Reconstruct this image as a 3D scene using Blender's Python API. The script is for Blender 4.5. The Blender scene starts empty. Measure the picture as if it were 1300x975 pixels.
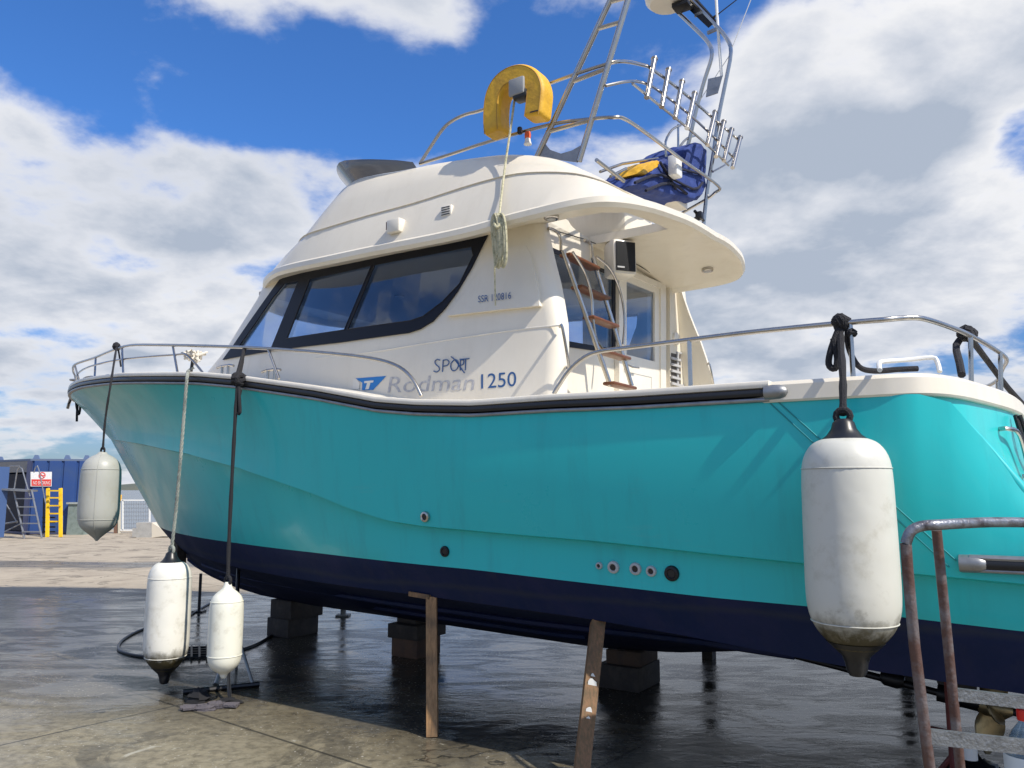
import bpy, bmesh, math, random
import numpy as np
from mathutils import Vector, Matrix
from mathutils.geometry import delaunay_2d_cdt
random.seed(4)
S = bpy.context.scene
rad = math.radians

# ---------------------------------------------------------------- camera
F = 1000.0; H = 1.56; PIT = math.atan(133 / F)
cam_d = bpy.data.cameras.new("camera"); cam = bpy.data.objects.new("camera", cam_d)
S.collection.objects.link(cam); S.camera = cam
cam_d.sensor_width = 36.0; cam_d.lens = 36.0 * F / 1300.0
cam_d.clip_start = 0.05; cam_d.clip_end = 12000
cam.location = (0, 0, H); cam.rotation_euler = (rad(90) + PIT, 0, 0)
S.render.resolution_x, S.render.resolution_y = 1024, 768

# boat frame (t forward, v to port, w up) in world
TH = rad(34.0); D = 5.85
_n = np.array([math.sin(TH), math.cos(TH), 0.0])
eu = np.array([-_n[1], _n[0], 0.0]); ev = -_n
CW = np.array([0, 0, H]); O = _n * D
cp, sp = math.cos(PIT), math.sin(PIT)
def toB(p): d = np.array(p, float) - O; return np.array([d @ eu, d @ ev, p[2]])
def ray(px, py):
    x = (px - 650) / F; y = -(py - 487.5) / F
    return np.array([x, cp - y * sp, sp + y * cp])
def rayB(px, py):
    r = ray(px, py); return np.array([r @ eu, r @ ev, r[2]])
Cb = toB(CW)
r = rayB(1165, 480); k = (1.85 - Cb[1]) / r[1]
O = O + ((Cb + k * r)[0] - .2) * eu; Cb = toB(CW)
def atv(px, py, v): r = rayB(px, py); return Cb + (v - Cb[1]) / r[1] * r
def att(px, py, t): r = rayB(px, py); return Cb + (t - Cb[0]) / r[0] * r
def atw(px, py, w): r = rayB(px, py); return Cb + (w - Cb[2]) / r[2] * r
def atz(px, py, z):                       # world point at camera-axis distance z
    return CW + z * ray(px, py)
def ongr(px, py, w=0.0): r = ray(px, py); return CW + (w - H) / r[2] * r
def on(px, py, fv):
    r = rayB(px, py); g = lambda k: (Cb + k * r)[1] - fv((Cb + k * r)[0], (Cb + k * r)[2])
    k = .6; lo = k
    while k < 20:
        if g(k) <= 0: break
        lo = k; k += .05
    hi = k
    for _ in range(30):
        m = (lo + hi) / 2
        if g(m) <= 0: hi = m
        else: lo = m
    return Cb + hi * r
def zdep(w): return (w[1]) * cp + (w[2] - H) * sp
def toW(p): q = O + p[0] * eu + p[1] * ev; return np.array([q[0], q[1], p[2]])
BROT = math.atan2(eu[1], eu[0])

# ---------------------------------------------------------------- sun and sky
SUN_EL = 47.0; SUN_OFF = 5.0            # the sun stands astern of the boat, a touch to port
sd = -eu * math.cos(rad(SUN_OFF)) + ev * math.sin(rad(SUN_OFF))
sdir = Vector((sd[0] * math.cos(rad(SUN_EL)), sd[1] * math.cos(rad(SUN_EL)), math.sin(rad(SUN_EL))))
sun_d = bpy.data.lights.new("sun", 'SUN'); sun_d.energy = 4.2; sun_d.angle = rad(0.53); sun_d.color = (1.0, .93, .82)
sun = bpy.data.objects.new("sun", sun_d); S.collection.objects.link(sun)
sun.rotation_euler = sdir.to_track_quat('Z', 'Y').to_euler()
W = bpy.data.worlds.new("World"); S.world = W; W.use_nodes = True
nt = W.node_tree; N = nt.nodes; LK = nt.links; N.clear()
def wn(tp, **kw):
    n = N.new(tp)
    for a, b in kw.items(): setattr(n, a, b)
    return n
sky = wn('ShaderNodeTexSky', sky_type='NISHITA', sun_disc=False)
sky.sun_elevation = rad(SUN_EL); sky.sun_rotation = math.atan2(sdir.x, sdir.y)
sky.air_density = 1.0; sky.dust_density = .6; sky.ozone_density = 3.0
bg = wn('ShaderNodeBackground'); bg.inputs[1].default_value = .11
out = wn('ShaderNodeOutputWorld'); LK.new(bg.outputs[0], out.inputs[0])
tc = wn('ShaderNodeTexCoord')
sep = wn('ShaderNodeSeparateXYZ'); LK.new(tc.outputs['Generated'], sep.inputs[0])
def wm(op, a, b=None, c=None, clamp=False):
    n = wn('ShaderNodeMath', operation=op, use_clamp=clamp)
    for i, x in enumerate((a, b, c)):
        if x is None: continue
        if isinstance(x, (int, float)): n.inputs[i].default_value = x
        else: LK.new(x, n.inputs[i])
    return n.outputs[0]
zc = wm('MAXIMUM', sep.outputs[2], 0.0)
den = wm('ADD', zc, .26)
cmb = wn('ShaderNodeCombineXYZ')
LK.new(wm('DIVIDE', sep.outputs[0], den), cmb.inputs[0]); LK.new(wm('DIVIDE', sep.outputs[1], den), cmb.inputs[1])
def wnoise(scale, det, rough, off, dist=0.0):
    m = wn('ShaderNodeVectorMath', operation='ADD'); LK.new(cmb.outputs[0], m.inputs[0]); m.inputs[1].default_value = off
    n = wn('ShaderNodeTexNoise'); LK.new(m.outputs[0], n.inputs['Vector'])
    n.inputs['Scale'].default_value = scale; n.inputs['Detail'].default_value = det
    n.inputs['Roughness'].default_value = rough; n.inputs['Distortion'].default_value = dist
    return n.outputs[0]
n1 = wnoise(2.5, 10, .56, (3.1, 1.7, 0), .12)
# masses of cloud and gaps of blue, as the sky stands over the yard: (direction, spread, weight)
acc = wm('MULTIPLY_ADD', n1, 1.15, -.075)
for px, py, sg, wt in [(50, 240, .15, .13), (285, 215, .12, .14), (480, 250, .09, .08), (150, 330, .05, -.07), (210, 400, .14, .10), (40, 420, .12, .07), (120, 10, .05, .05), (330, 0, .14, .16), (560, 20, .07, .14),
                       (50, 60, .10, -.20), (150, 100, .06, -.08), (250, 150, .06, -.17), (350, 130, .08, -.22), (440, 110, .10, -.20), (540, 120, .10, -.16), (690, 70, .10, -.15), (620, 200, .06, -.05),
                       (760, 160, .06, .06), (850, 130, .07, -.05), (10, 545, .05, -.06), (1080, 260, .25, .15), (1080, 20, .16, .14), (900, 380, .2, .12), (1000, 420, .2, .08),
                       (1285, 165, .03, -.14), (1250, 80, .03, -.08), (1200, 200, .08, .06), (1090, 90, .045, -.12), (1140, 130, .03, -.10), (1290, 430, .05, -.12)]:
    d = Vector(ray(px, py)).normalized()
    vm = wn('ShaderNodeVectorMath', operation='DISTANCE'); LK.new(tc.outputs['Generated'], vm.inputs[0]); vm.inputs[1].default_value = d
    q = wm('DIVIDE', vm.outputs['Value'], sg); q = wm('MULTIPLY', q, q); q = wm('MULTIPLY', q, -1.0)
    e = wm('POWER', 2.718, q)
    acc = wm('MULTIPLY_ADD', e, wt, acc)
mr = wn('ShaderNodeMapRange', interpolation_type='SMOOTHSTEP'); LK.new(acc, mr.inputs[0])
mr.inputs[1].default_value = .45; mr.inputs[2].default_value = .63
cover = mr.outputs[0]
# thickness shading: sunlit rims, grey-blue bellies
n2 = wnoise(.95, 6, .5, (7.3, -2.2, 0), .1)
th_ = wn('ShaderNodeMapRange'); LK.new(acc, th_.inputs[0]); th_.inputs[1].default_value = .56; th_.inputs[2].default_value = .86
sh = wm('MULTIPLY_ADD', n2, .85, wm('MULTIPLY_ADD', th_.outputs[0], .75, -.26), clamp=True)
cr = wn('ShaderNodeValToRGB'); LK.new(sh, cr.inputs[0])
cr.color_ramp.elements[0].position = .12; cr.color_ramp.elements[0].color = (7.2, 7.2, 7.3, 1)
cr.color_ramp.elements[1].position = .78; cr.color_ramp.elements[1].color = (3.3, 3.8, 4.65, 1)
em = cr.color_ramp.elements.new(.42); em.color = (5.3, 5.55, 6.1, 1)
tint = wn('ShaderNodeMix', data_type='RGBA', blend_type='MULTIPLY'); tint.inputs[0].default_value = 1
LK.new(sky.outputs[0], tint.inputs[6]); tr_ = wn('ShaderNodeMapRange'); LK.new(sep.outputs[2], tr_.inputs[0]); tr_.inputs[1].default_value = .02; tr_.inputs[2].default_value = .40
tcx = wn('ShaderNodeMix', data_type='RGBA'); LK.new(tr_.outputs[0], tcx.inputs[0]); tcx.inputs[6].default_value = (.42, .52, .72, 1); tcx.inputs[7].default_value = (.47, .88, 1.40, 1)
LK.new(tcx.outputs[2], tint.inputs[7])
mx = wn('ShaderNodeMix', data_type='RGBA'); LK.new(cover, mx.inputs[0]); LK.new(tint.outputs[2], mx.inputs[6]); LK.new(cr.outputs[0], mx.inputs[7])
LK.new(mx.outputs[2], bg.inputs[0])
S.view_settings.view_transform = 'Standard'; S.view_settings.look = 'None'
S.view_settings.exposure = 0.25; S.view_settings.gamma = 1.0

# ---------------------------------------------------------------- materials
MC = {}
def mat(name, col, rough=.5, metal=0.0, coat=0.0, noise=None, bump=None, spec=None, var=None):
    """noise=(scale, other colour, amount); bump=(scale, strength)"""
    if name in MC: return MC[name]
    m = bpy.data.materials.new(name); m.use_nodes = True; t = m.node_tree; b = t.nodes['Principled BSDF']
    b.inputs['Base Color'].default_value = (*col, 1); b.inputs['Roughness'].default_value = rough
    b.inputs['Metallic'].default_value = metal; b.inputs['Coat Weight'].default_value = coat; b.inputs['Coat Roughness'].default_value = .08
    if spec is not None: b.inputs['Specular IOR Level'].default_value = spec
    if noise or bump:
        tx = t.nodes.new('ShaderNodeTexCoord')
    if noise:
        sc, c2, amt = noise
        n = t.nodes.new('ShaderNodeTexNoise'); n.inputs['Scale'].default_value = sc; n.inputs['Detail'].default_value = 6
        n.inputs['Roughness'].default_value = .65
        t.links.new(tx.outputs['Object'], n.inputs['Vector'])
        r_ = t.nodes.new('ShaderNodeMapRange'); t.links.new(n.outputs[0], r_.inputs[0])
        r_.inputs[1].default_value = .45; r_.inputs[2].default_value = .7; r_.inputs[4].default_value = amt
        x = t.nodes.new('ShaderNodeMix'); x.data_type = 'RGBA'; t.links.new(r_.outputs[0], x.inputs[0])
        x.inputs[6].default_value = (*col, 1); x.inputs[7].default_value = (*c2, 1)
        t.links.new(x.outputs[2], b.inputs['Base Color'])
    if bump:
        n = t.nodes.new('ShaderNodeTexNoise'); n.inputs['Scale'].default_value = bump[0]; n.inputs['Detail'].default_value = 5
        t.links.new(tx.outputs['Object'], n.inputs['Vector'])
        bb = t.nodes.new('ShaderNodeBump'); bb.inputs['Strength'].default_value = bump[1]; bb.inputs['Distance'].default_value = .01
        t.links.new(n.outputs[0], bb.inputs['Height']); t.links.new(bb.outputs[0], b.inputs['Normal'])
    MC[name] = m
    return m
teal = mat('teal_gelcoat', (.022, .52, .53), .30, coat=.18, noise=(1.1, (.025, .47, .49), .4), spec=.35)
navy = mat('navy_antifoul', (.005, .014, .058), .65, spec=.25, noise=(3.0, (.016, .020, .07), .8), bump=(30, .15))
gel = mat('cream_gelcoat', (.78, .72, .60), .36, coat=.15, noise=(2.0, (.68, .60, .47), .35))
gelw = mat('white_gelcoat', (.80, .75, .65), .36, coat=.15, noise=(3.0, (.70, .65, .54), .4))
steel = mat('stainless_steel', (.50, .475, .44), .24, 1.0, noise=(9, (.36, .34, .31), .6))
alu = mat('aluminium', (.34, .345, .35), .45, .8, noise=(11, (.20, .21, .22), .8))
black = mat('black_rubber', (.012, .013, .016), .35)
wframe = mat('window_frame_black', (.006, .008, .016), .5, spec=.25)
ropeb = mat('black_rope', (.018, .018, .022), .85, bump=(160, .9))
ropew = mat('grey_rope', (.34, .36, .32), .85, noise=(5, (.06, .08, .08), .9), bump=(160, .9))
ropec = mat('cream_rope', (.60, .56, .38), .85, noise=(40, (.22, .23, .12), .9), bump=(160, .9))
teak = mat('teak', (.13, .042, .014), .45, noise=(18, (.2, .07, .03), .8))
yellow = mat('yellow_foam_cover', (.74, .42, .025), .55, noise=(5, (.45, .24, .03), .75), bump=(22, .5))
bluec = mat('blue_canvas', (.022, .05, .22), .75, noise=(6, (.012, .02, .10), .7), bump=(14, .9))
navyi = mat('navy_letter', (.03, .10, .26), .4)
greyl = mat('faded_letter', (.40, .395, .41), .5, noise=(30, (.70, .68, .63), .8))
logo = mat('blue_decal', (.02, .20, .55), .4)
def woodmat(name, c1, c2, paint=False):
    m = bpy.data.materials.new(name); m.use_nodes = True; t = m.node_tree; b = t.nodes['Principled BSDF']; b.inputs['Roughness'].default_value = .72
    tx = t.nodes.new('ShaderNodeTexCoord'); mp = t.nodes.new('ShaderNodeMapping'); t.links.new(tx.outputs['Object'], mp.inputs[0]); mp.inputs['Scale'].default_value = (1, 1, .045)
    n = t.nodes.new('ShaderNodeTexNoise'); t.links.new(mp.outputs[0], n.inputs['Vector']); n.inputs['Scale'].default_value = 70; n.inputs['Detail'].default_value = 6; n.inputs['Roughness'].default_value = .7
    n2 = t.nodes.new('ShaderNodeTexNoise'); t.links.new(tx.outputs['Object'], n2.inputs['Vector']); n2.inputs['Scale'].default_value = 5; n2.inputs['Detail'].default_value = 6
    r_ = t.nodes.new('ShaderNodeMapRange'); t.links.new(n.outputs[0], r_.inputs[0]); r_.inputs[1].default_value = .35; r_.inputs[2].default_value = .65
    x = t.nodes.new('ShaderNodeMix'); x.data_type = 'RGBA'; t.links.new(r_.outputs[0], x.inputs[0]); x.inputs[6].default_value = (*c1, 1); x.inputs[7].default_value = (*c2, 1)
    r2 = t.nodes.new('ShaderNodeMapRange'); t.links.new(n2.outputs[0], r2.inputs[0]); r2.inputs[1].default_value = .48; r2.inputs[2].default_value = .7; r2.inputs[4].default_value = .75
    y = t.nodes.new('ShaderNodeMix'); y.data_type = 'RGBA'; t.links.new(r2.outputs[0], y.inputs[0]); t.links.new(x.outputs[2], y.inputs[6]); y.inputs[7].default_value = (.055, .045, .03, 1)
    t.links.new(y.outputs[2], b.inputs['Base Color'])
    bb = t.nodes.new('ShaderNodeBump'); bb.inputs['Strength'].default_value = .6; bb.inputs['Distance'].default_value = .004; t.links.new(n.outputs[0], bb.inputs['Height']); t.links.new(bb.outputs[0], b.inputs['Normal'])
    return m
timber = woodmat('weathered_timber', (.42, .24, .11), (.22, .125, .055))
timber2 = woodmat('mossy_timber', (.30, .155, .075), (.13, .09, .04))
timberd = mat('dark_baulk', (.045, .036, .030), .8, noise=(6, (.10, .08, .06), .7), bump=(30, .8))
bronze = mat('bronze', (.33, .25, .13), .4, .8, noise=(9, (.09, .08, .05), .9))
darkm = mat('dark_metal', (.03, .03, .033), .4, .7)
rust = mat('rusty_maroon', (.16, .035, .03), .7, noise=(12, (.05, .02, .018), .8))
white = mat('white_plastic', (.8, .8, .77), .4)
red = mat('red_plastic', (.75, .03, .02), .4)
signred = mat('sign_red', (.70, .05, .035), .5)
grill = mat('speaker_grille', (.01, .011, .014), .7, bump=(300, .8))
grey = mat('grey_vent', (.45, .45, .45), .5)
interior = mat('interior_dark', (.10, .085, .07), .7)
conc = mat('concrete_block', (.40, .39, .36), .85, noise=(5, (.28, .27, .25), .8), bump=(30, .4))

def weather(m, streak_c, amt, scuff_c=None, scuff=0.0, zs=.12, sc=9.0, line=None):
    """dirt runs down the surface, scuffs, uneven gloss; line=(height, width, colour) a scum line"""
    t = m.node_tree; b = t.nodes['Principled BSDF']
    src = b.inputs['Base Color'].links[0].from_socket if b.inputs['Base Color'].links else None
    geo_ = t.nodes.new('ShaderNodeNewGeometry'); mp = t.nodes.new('ShaderNodeMapping'); t.links.new(geo_.outputs['Position'], mp.inputs[0]); mp.inputs['Scale'].default_value = (1, 1, zs)
    n = t.nodes.new('ShaderNodeTexNoise'); t.links.new(mp.outputs[0], n.inputs['Vector']); n.inputs['Scale'].default_value = sc; n.inputs['Detail'].default_value = 7; n.inputs['Roughness'].default_value = .68
    n2 = t.nodes.new('ShaderNodeTexNoise'); t.links.new(geo_.outputs['Position'], n2.inputs['Vector']); n2.inputs['Scale'].default_value = 1.4; n2.inputs['Detail'].default_value = 8; n2.inputs['Roughness'].default_value = .65
    def rng(x, a_, b_, c_, d_):
        r_ = t.nodes.new('ShaderNodeMapRange'); t.links.new(x, r_.inputs[0]); r_.inputs[1].default_value = a_; r_.inputs[2].default_value = b_; r_.inputs[3].default_value = c_; r_.inputs[4].default_value = d_; return r_.outputs[0]
    def mix(f, a_, c_):
        x = t.nodes.new('ShaderNodeMix'); x.data_type = 'RGBA'; t.links.new(f, x.inputs[0]); t.links.new(a_, x.inputs[6]); x.inputs[7].default_value = (*c_, 1); return x.outputs[2]
    mu = t.nodes.new('ShaderNodeMath'); mu.operation = 'MULTIPLY'; t.links.new(rng(n.outputs[0], .50, .72, 0, amt), mu.inputs[0]); t.links.new(rng(n2.outputs[0], .38, .62, .25, 1), mu.inputs[1])
    c = mix(mu.outputs[0], src, streak_c)
    if scuff_c:
        n3 = t.nodes.new('ShaderNodeTexNoise'); m3 = t.nodes.new('ShaderNodeMapping'); t.links.new(geo_.outputs['Position'], m3.inputs[0]); m3.inputs['Scale'].default_value = (.35, .35, 2.2); t.links.new(m3.outputs[0], n3.inputs['Vector'])
        n3.inputs['Scale'].default_value = 5; n3.inputs['Detail'].default_value = 9; n3.inputs['Roughness'].default_value = .75
        c = mix(rng(n3.outputs[0], .60, .72, 0, scuff), c, scuff_c)
    if line:
        sp_ = t.nodes.new('ShaderNodeSeparateXYZ'); t.links.new(geo_.outputs['Position'], sp_.inputs[0])
        ma = t.nodes.new('ShaderNodeMath'); ma.operation = 'MULTIPLY_ADD'; t.links.new(n2.outputs[0], ma.inputs[0]); ma.inputs[1].default_value = .10; t.links.new(sp_.outputs[2], ma.inputs[2])
        sb = t.nodes.new('ShaderNodeMath'); sb.operation = 'SUBTRACT'; t.links.new(ma.outputs[0], sb.inputs[0]); sb.inputs[1].default_value = line[0] + .05
        ab = t.nodes.new('ShaderNodeMath'); ab.operation = 'ABSOLUTE'; t.links.new(sb.outputs[0], ab.inputs[0])
        c = mix(rng(ab.outputs[0], line[1], 0, 0, .5), c, line[2])
    t.links.new(c, b.inputs['Base Color'])
    r0 = b.inputs['Roughness'].default_value; t.links.new(rng(n2.outputs[0], .3, .7, r0 - .05, r0 + .14), b.inputs['Roughness'])
weather(teal, (.03, .27, .30), .35, (.10, .45, .46), .35)
weather(navy, (.022, .026, .055), .8, (.03, .035, .06), .7, line=(.93, .03, (.03, .036, .05)))
weather(gel, (.52, .45, .33), .25)
weather(gelw, (.50, .44, .33), .3)
def fender_mat(name, grime, col=(.70, .68, .60)):
    m = bpy.data.materials.new(name); m.use_nodes = True; t = m.node_tree; b = t.nodes['Principled BSDF']
    b.inputs['Roughness'].default_value = .42
    tx = t.nodes.new('ShaderNodeTexCoord'); s = t.nodes.new('ShaderNodeSeparateXYZ'); t.links.new(tx.outputs['Generated'], s.inputs[0])
    n = t.nodes.new('ShaderNodeTexNoise'); n.inputs['Scale'].default_value = 9; n.inputs['Detail'].default_value = 8; n.inputs['Roughness'].default_value = .7
    t.links.new(tx.outputs['Object'], n.inputs['Vector'])
    a = t.nodes.new('ShaderNodeMath'); a.operation = 'MULTIPLY_ADD'; t.links.new(n.outputs[0], a.inputs[0]); a.inputs[1].default_value = -.30; t.links.new(s.outputs[2], a.inputs[2])
    r1 = t.nodes.new('ShaderNodeMapRange'); t.links.new(a.outputs[0], r1.inputs[0]); r1.inputs[1].default_value = grime - .02; r1.inputs[2].default_value = grime - .14
    r1.inputs[3].default_value = 0; r1.inputs[4].default_value = 1
    x = t.nodes.new('ShaderNodeMix'); x.data_type = 'RGBA'; t.links.new(r1.outputs[0], x.inputs[0]); x.inputs[6].default_value = (*col, 1); x.inputs[7].default_value = (.055, .045, .02, 1)
    r2 = t.nodes.new('ShaderNodeMapRange'); t.links.new(n.outputs[0], r2.inputs[0]); r2.inputs[1].default_value = .52; r2.inputs[2].default_value = .78; r2.inputs[4].default_value = .55
    y = t.nodes.new('ShaderNodeMix'); y.data_type = 'RGBA'; t.links.new(r2.outputs[0], y.inputs[0]); t.links.new(x.outputs[2], y.inputs[6]); y.inputs[7].default_value = (.36, .33, .24, 1)
    t.links.new(y.outputs[2], b.inputs['Base Color'])
    n3 = t.nodes.new('ShaderNodeTexNoise'); n3.inputs['Scale'].default_value = 6; t.links.new(tx.outputs['Object'], n3.inputs['Vector'])
    bb = t.nodes.new('ShaderNodeBump'); bb.inputs['Strength'].default_value = .25; bb.inputs['Distance'].default_value = .02
    t.links.new(n3.outputs[0], bb.inputs['Height']); t.links.new(bb.outputs[0], b.inputs['Normal'])
    return m

def glass_mat(name, tintc, refl=1.0):
    m = bpy.data.materials.new(name); m.use_nodes = True; t = m.node_tree; t.nodes.clear()
    o = t.nodes.new('ShaderNodeOutputMaterial'); tr = t.nodes.new('ShaderNodeBsdfTransparent'); tr.inputs[0].default_value = (*tintc, 1)
    g = t.nodes.new('ShaderNodeBsdfGlossy'); g.inputs['Roughness'].default_value = .015; g.inputs[0].default_value = (refl, refl, refl, 1)
    lw = t.nodes.new('ShaderNodeLayerWeight'); lw.inputs[0].default_value = .5
    pw = t.nodes.new('ShaderNodeMath'); pw.operation = 'POWER'; t.links.new(lw.outputs['Facing'], pw.inputs[0]); pw.inputs[1].default_value = 4.0
    f = t.nodes.new('ShaderNodeMath'); f.operation = 'MULTIPLY_ADD'; t.links.new(pw.outputs[0], f.inputs[0]); f.inputs[1].default_value = .85; f.inputs[2].default_value = .05
    mxs = t.nodes.new('ShaderNodeMixShader'); t.links.new(f.outputs[0], mxs.inputs[0]); t.links.new(tr.outputs[0], mxs.inputs[1]); t.links.new(g.outputs[0], mxs.inputs[2])
    t.links.new(mxs.outputs[0], o.inputs[0]); return m
glass = glass_mat('tinted_glass', (.68, .77, .90))
perspex = mat('smoked_perspex', (.15, .135, .125), .12, coat=.5)
perspex.node_tree.nodes['Principled BSDF'].inputs['Alpha'].default_value = .82
bottle_m = glass_mat('bottle_plastic', (.62, .76, .90))

# ---------------------------------------------------------------- building helpers
MW = {}                                    # world matrices by object
BM_ = Matrix.Translation(Vector((O[0], O[1], 0))) @ Matrix.Rotation(BROT, 4, 'Z')   # boat frame
ID = Matrix.Identity(4)
def thing(name, label, cat, loc, rz=0.0, group=None):
    o = bpy.data.objects.new(name, None); S.collection.objects.link(o); o.empty_display_size = .1
    o.location = loc; o.rotation_euler = (0, 0, rz)
    MW[o.name] = Matrix.Translation(Vector(loc)) @ Matrix.Rotation(rz, 4, 'Z')
    o['label'] = label; o['category'] = cat
    if group: o['group'] = group
    return o
def tag(o, label, cat, group=None):
    o['label'] = label; o['category'] = cat
    if group: o['group'] = group
    return o
def obj(name, geo, m, parent=None, frame='B', smooth=True, label=None, org=None):
    """geo=(verts, faces[, material indices]) given in frame 'B' boat, 'W' world or 'L' the parent's own"""
    vs, fs = geo[0], geo[1]
    Fm = {'B': BM_, 'W': ID, 'L': None}[frame]
    me = bpy.data.meshes.new(name)
    vv = [Vector(tuple(map(float, v))) for v in vs]
    o = bpy.data.objects.new(name, me); S.collection.objects.link(o)
    if parent is not None:
        o.parent = parent; PM = MW[parent.name]; MW[o.name] = PM
        if Fm is not None:
            T_ = PM.inverted() @ Fm; vv = [T_ @ v for v in vv]
    else:
        if Fm is not None: vv = [Fm @ v for v in vv]
        if org is None and frame != 'L':
            c = sum(vv, Vector()) / len(vv); org = Vector((c.x, c.y, min(v.z for v in vv)))
        org = Vector(org) if org is not None else Vector((0, 0, 0))
        vv = [v - org for v in vv]; o.location = org; MW[o.name] = Matrix.Translation(org)
    me.from_pydata([tuple(v) for v in vv], [], [tuple(f) for f in fs])
    bm = bmesh.new(); bm.from_mesh(me); bmesh.ops.recalc_face_normals(bm, faces=bm.faces); bm.to_mesh(me); bm.free()
    ms = m if isinstance(m, (list, tuple)) else [m]
    for x in ms: me.materials.append(x)
    if len(geo) > 2 and geo[2] is not None:
        for p, i in zip(me.polygons, geo[2]): p.material_index = i
    if smooth:
        me.shade_smooth()
        try: me.set_sharp_from_angle(angle=rad(smooth if smooth is not True else 38))
        except Exception: pass
    if label: o['label'] = label
    return o
def join(*gs):
    V, Fc, I = [], [], []; anyi = any(len(g) > 2 and g[2] is not None for g in gs)
    for g in gs:
        n = len(V); V += [tuple(v) for v in g[0]]; Fc += [tuple(i + n for i in f) for f in g[1]]
        I += list(g[2]) if len(g) > 2 and g[2] is not None else [0] * len(g[1])
    return (V, Fc, I) if anyi else (V, Fc)
def catmull(P, n=6, closed=False):
    P = [np.array(p, float) for p in P]
    if len(P) < 3: return P
    out = []; m = len(P)
    for i in range(m if closed else m - 1):
        if closed: a, b, c, d = P[i - 1], P[i], P[(i + 1) % m], P[(i + 2) % m]
        else: a, b, c, d = P[max(i - 1, 0)], P[i], P[i + 1], P[min(i + 2, m - 1)]
        for j in range(n):
            t = j / n
            out.append(.5 * ((2 * b) + (-a + c) * t + (2 * a - 5 * b + 4 * c - d) * t * t + (-a + 3 * b - 3 * c + d) * t ** 3))
    if not closed: out.append(P[-1])
    return out
def tube(P, r, n=0, res=8, closed=False, caps=True, sec=None):
    """sweep; r a number or list; sec: list of (x,y) section scaled by r"""
    if n: 
        if isinstance(r, (list, tuple)): r = [float(x[0]) for x in catmull([(q, 0, 0) for q in r], n, closed)]
        P = catmull(P, n, closed)
    P = [np.array(p, float) for p in P]; m = len(P)
    sec = sec or [(math.cos(2 * math.pi * i / res), math.sin(2 * math.pi * i / res)) for i in range(res)]
    res = len(sec); V, Fc = [], []; up = None
    for i in range(m):
        if closed: t = P[(i + 1) % m] - P[i - 1]
        else: t = P[min(i + 1, m - 1)] - P[max(i - 1, 0)]
        t = t / (np.linalg.norm(t) + 1e-12)
        if up is None:
            up = np.array([0, 0, 1.0]) if abs(t[2]) < .9 else np.array([1.0, 0, 0])
        a = up - t * (up @ t); a /= np.linalg.norm(a) + 1e-12; b = np.cross(t, a); up = a
        ri = r[i] if isinstance(r, (list, tuple)) else r
        for x, y in sec: V.append(P[i] + ri * (a * x + b * y))
    for i in range(m if closed else m - 1):
        for j in range(res):
            A = i * res + j; B = i * res + (j + 1) % res; C_ = ((i + 1) % m) * res + (j + 1) % res; D_ = ((i + 1) % m) * res + j
            Fc.append((A, B, C_, D_))
    if caps and not closed:
        Fc.append(tuple(range(res))); Fc.append(tuple((m - 1) * res + j for j in reversed(range(res))))
    return V, Fc
def box(c, s, rz=0.0, bev=0.0, M=None):
    x, y, z = [q / 2 for q in s]
    if bev:
        bm = bmesh.new(); bmesh.ops.create_cube(bm, size=1); 
        for v in bm.verts: v.co = Vector((v.co.x * s[0], v.co.y * s[1], v.co.z * s[2]))
        bmesh.ops.bevel(bm, geom=bm.edges[:], offset=bev, segments=2, affect='EDGES', profile=.5)
        V = [np.array(v.co) for v in bm.verts]; bm.verts.index_update(); Fc = [tuple(v.index for v in f.verts) for f in bm.faces]; bm.free()
    else:
        V = [np.array((a * x, b * y, d * z)) for a in (-1, 1) for b in (-1, 1) for d in (-1, 1)]
        Fc = [(0, 1, 3, 2), (4, 6, 7, 5), (0, 4, 5, 1), (2, 3, 7, 6), (0, 2, 6, 4), (1, 5, 7, 3)]
    if M is not None: V = [np.array(M @ Vector(v)) for v in V]
    cz, sz = math.cos(rz), math.sin(rz)
    return [np.array((c[0] + v[0] * cz - v[1] * sz, c[1] + v[0] * sz + v[1] * cz, c[2] + v[2])) for v in V], Fc
def bar(a, b, wx, wy, up=(0, 0, 1)):
    """square bar from a to b"""
    a = np.array(a, float); b = np.array(b, float); t = b - a; t /= np.linalg.norm(t)
    u = np.array(up, float); u -= t * (u @ t); u /= np.linalg.norm(u); s = np.cross(t, u)
    V = [p + s * x * wx / 2 + u * y * wy / 2 for p in (a, b) for x, y in ((-1, -1), (1, -1), (1, 1), (-1, 1))]
    return V, [(0, 1, 2, 3), (7, 6, 5, 4), (0, 4, 5, 1), (1, 5, 6, 2), (2, 6, 7, 3), (3, 7, 4, 0)]
def lathe(prof, c=(0, 0, 0), res=28, axis='z', d=None):
    """prof (r, h) about z, or about direction d"""
    V, Fc = [], []
    for r_, h in prof:
        for j in range(res):
            a = 2 * math.pi * j / res; V.append(np.array((r_ * math.cos(a), r_ * math.sin(a), h)))
    m = len(prof)
    for i in range(m - 1):
        for j in range(res): Fc.append((i * res + j, i * res + (j + 1) % res, (i + 1) * res + (j + 1) % res, (i + 1) * res + j))
    Fc.append(tuple(reversed(range(res)))); Fc.append(tuple((m - 1) * res + j for j in range(res)))
    if d is not None:
        q = Vector((0, 0, 1)).rotation_difference(Vector(d)).to_matrix(); V = [np.array(q @ Vector(v)) for v in V]
    return [v + np.array(c, float) for v in V], Fc
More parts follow.
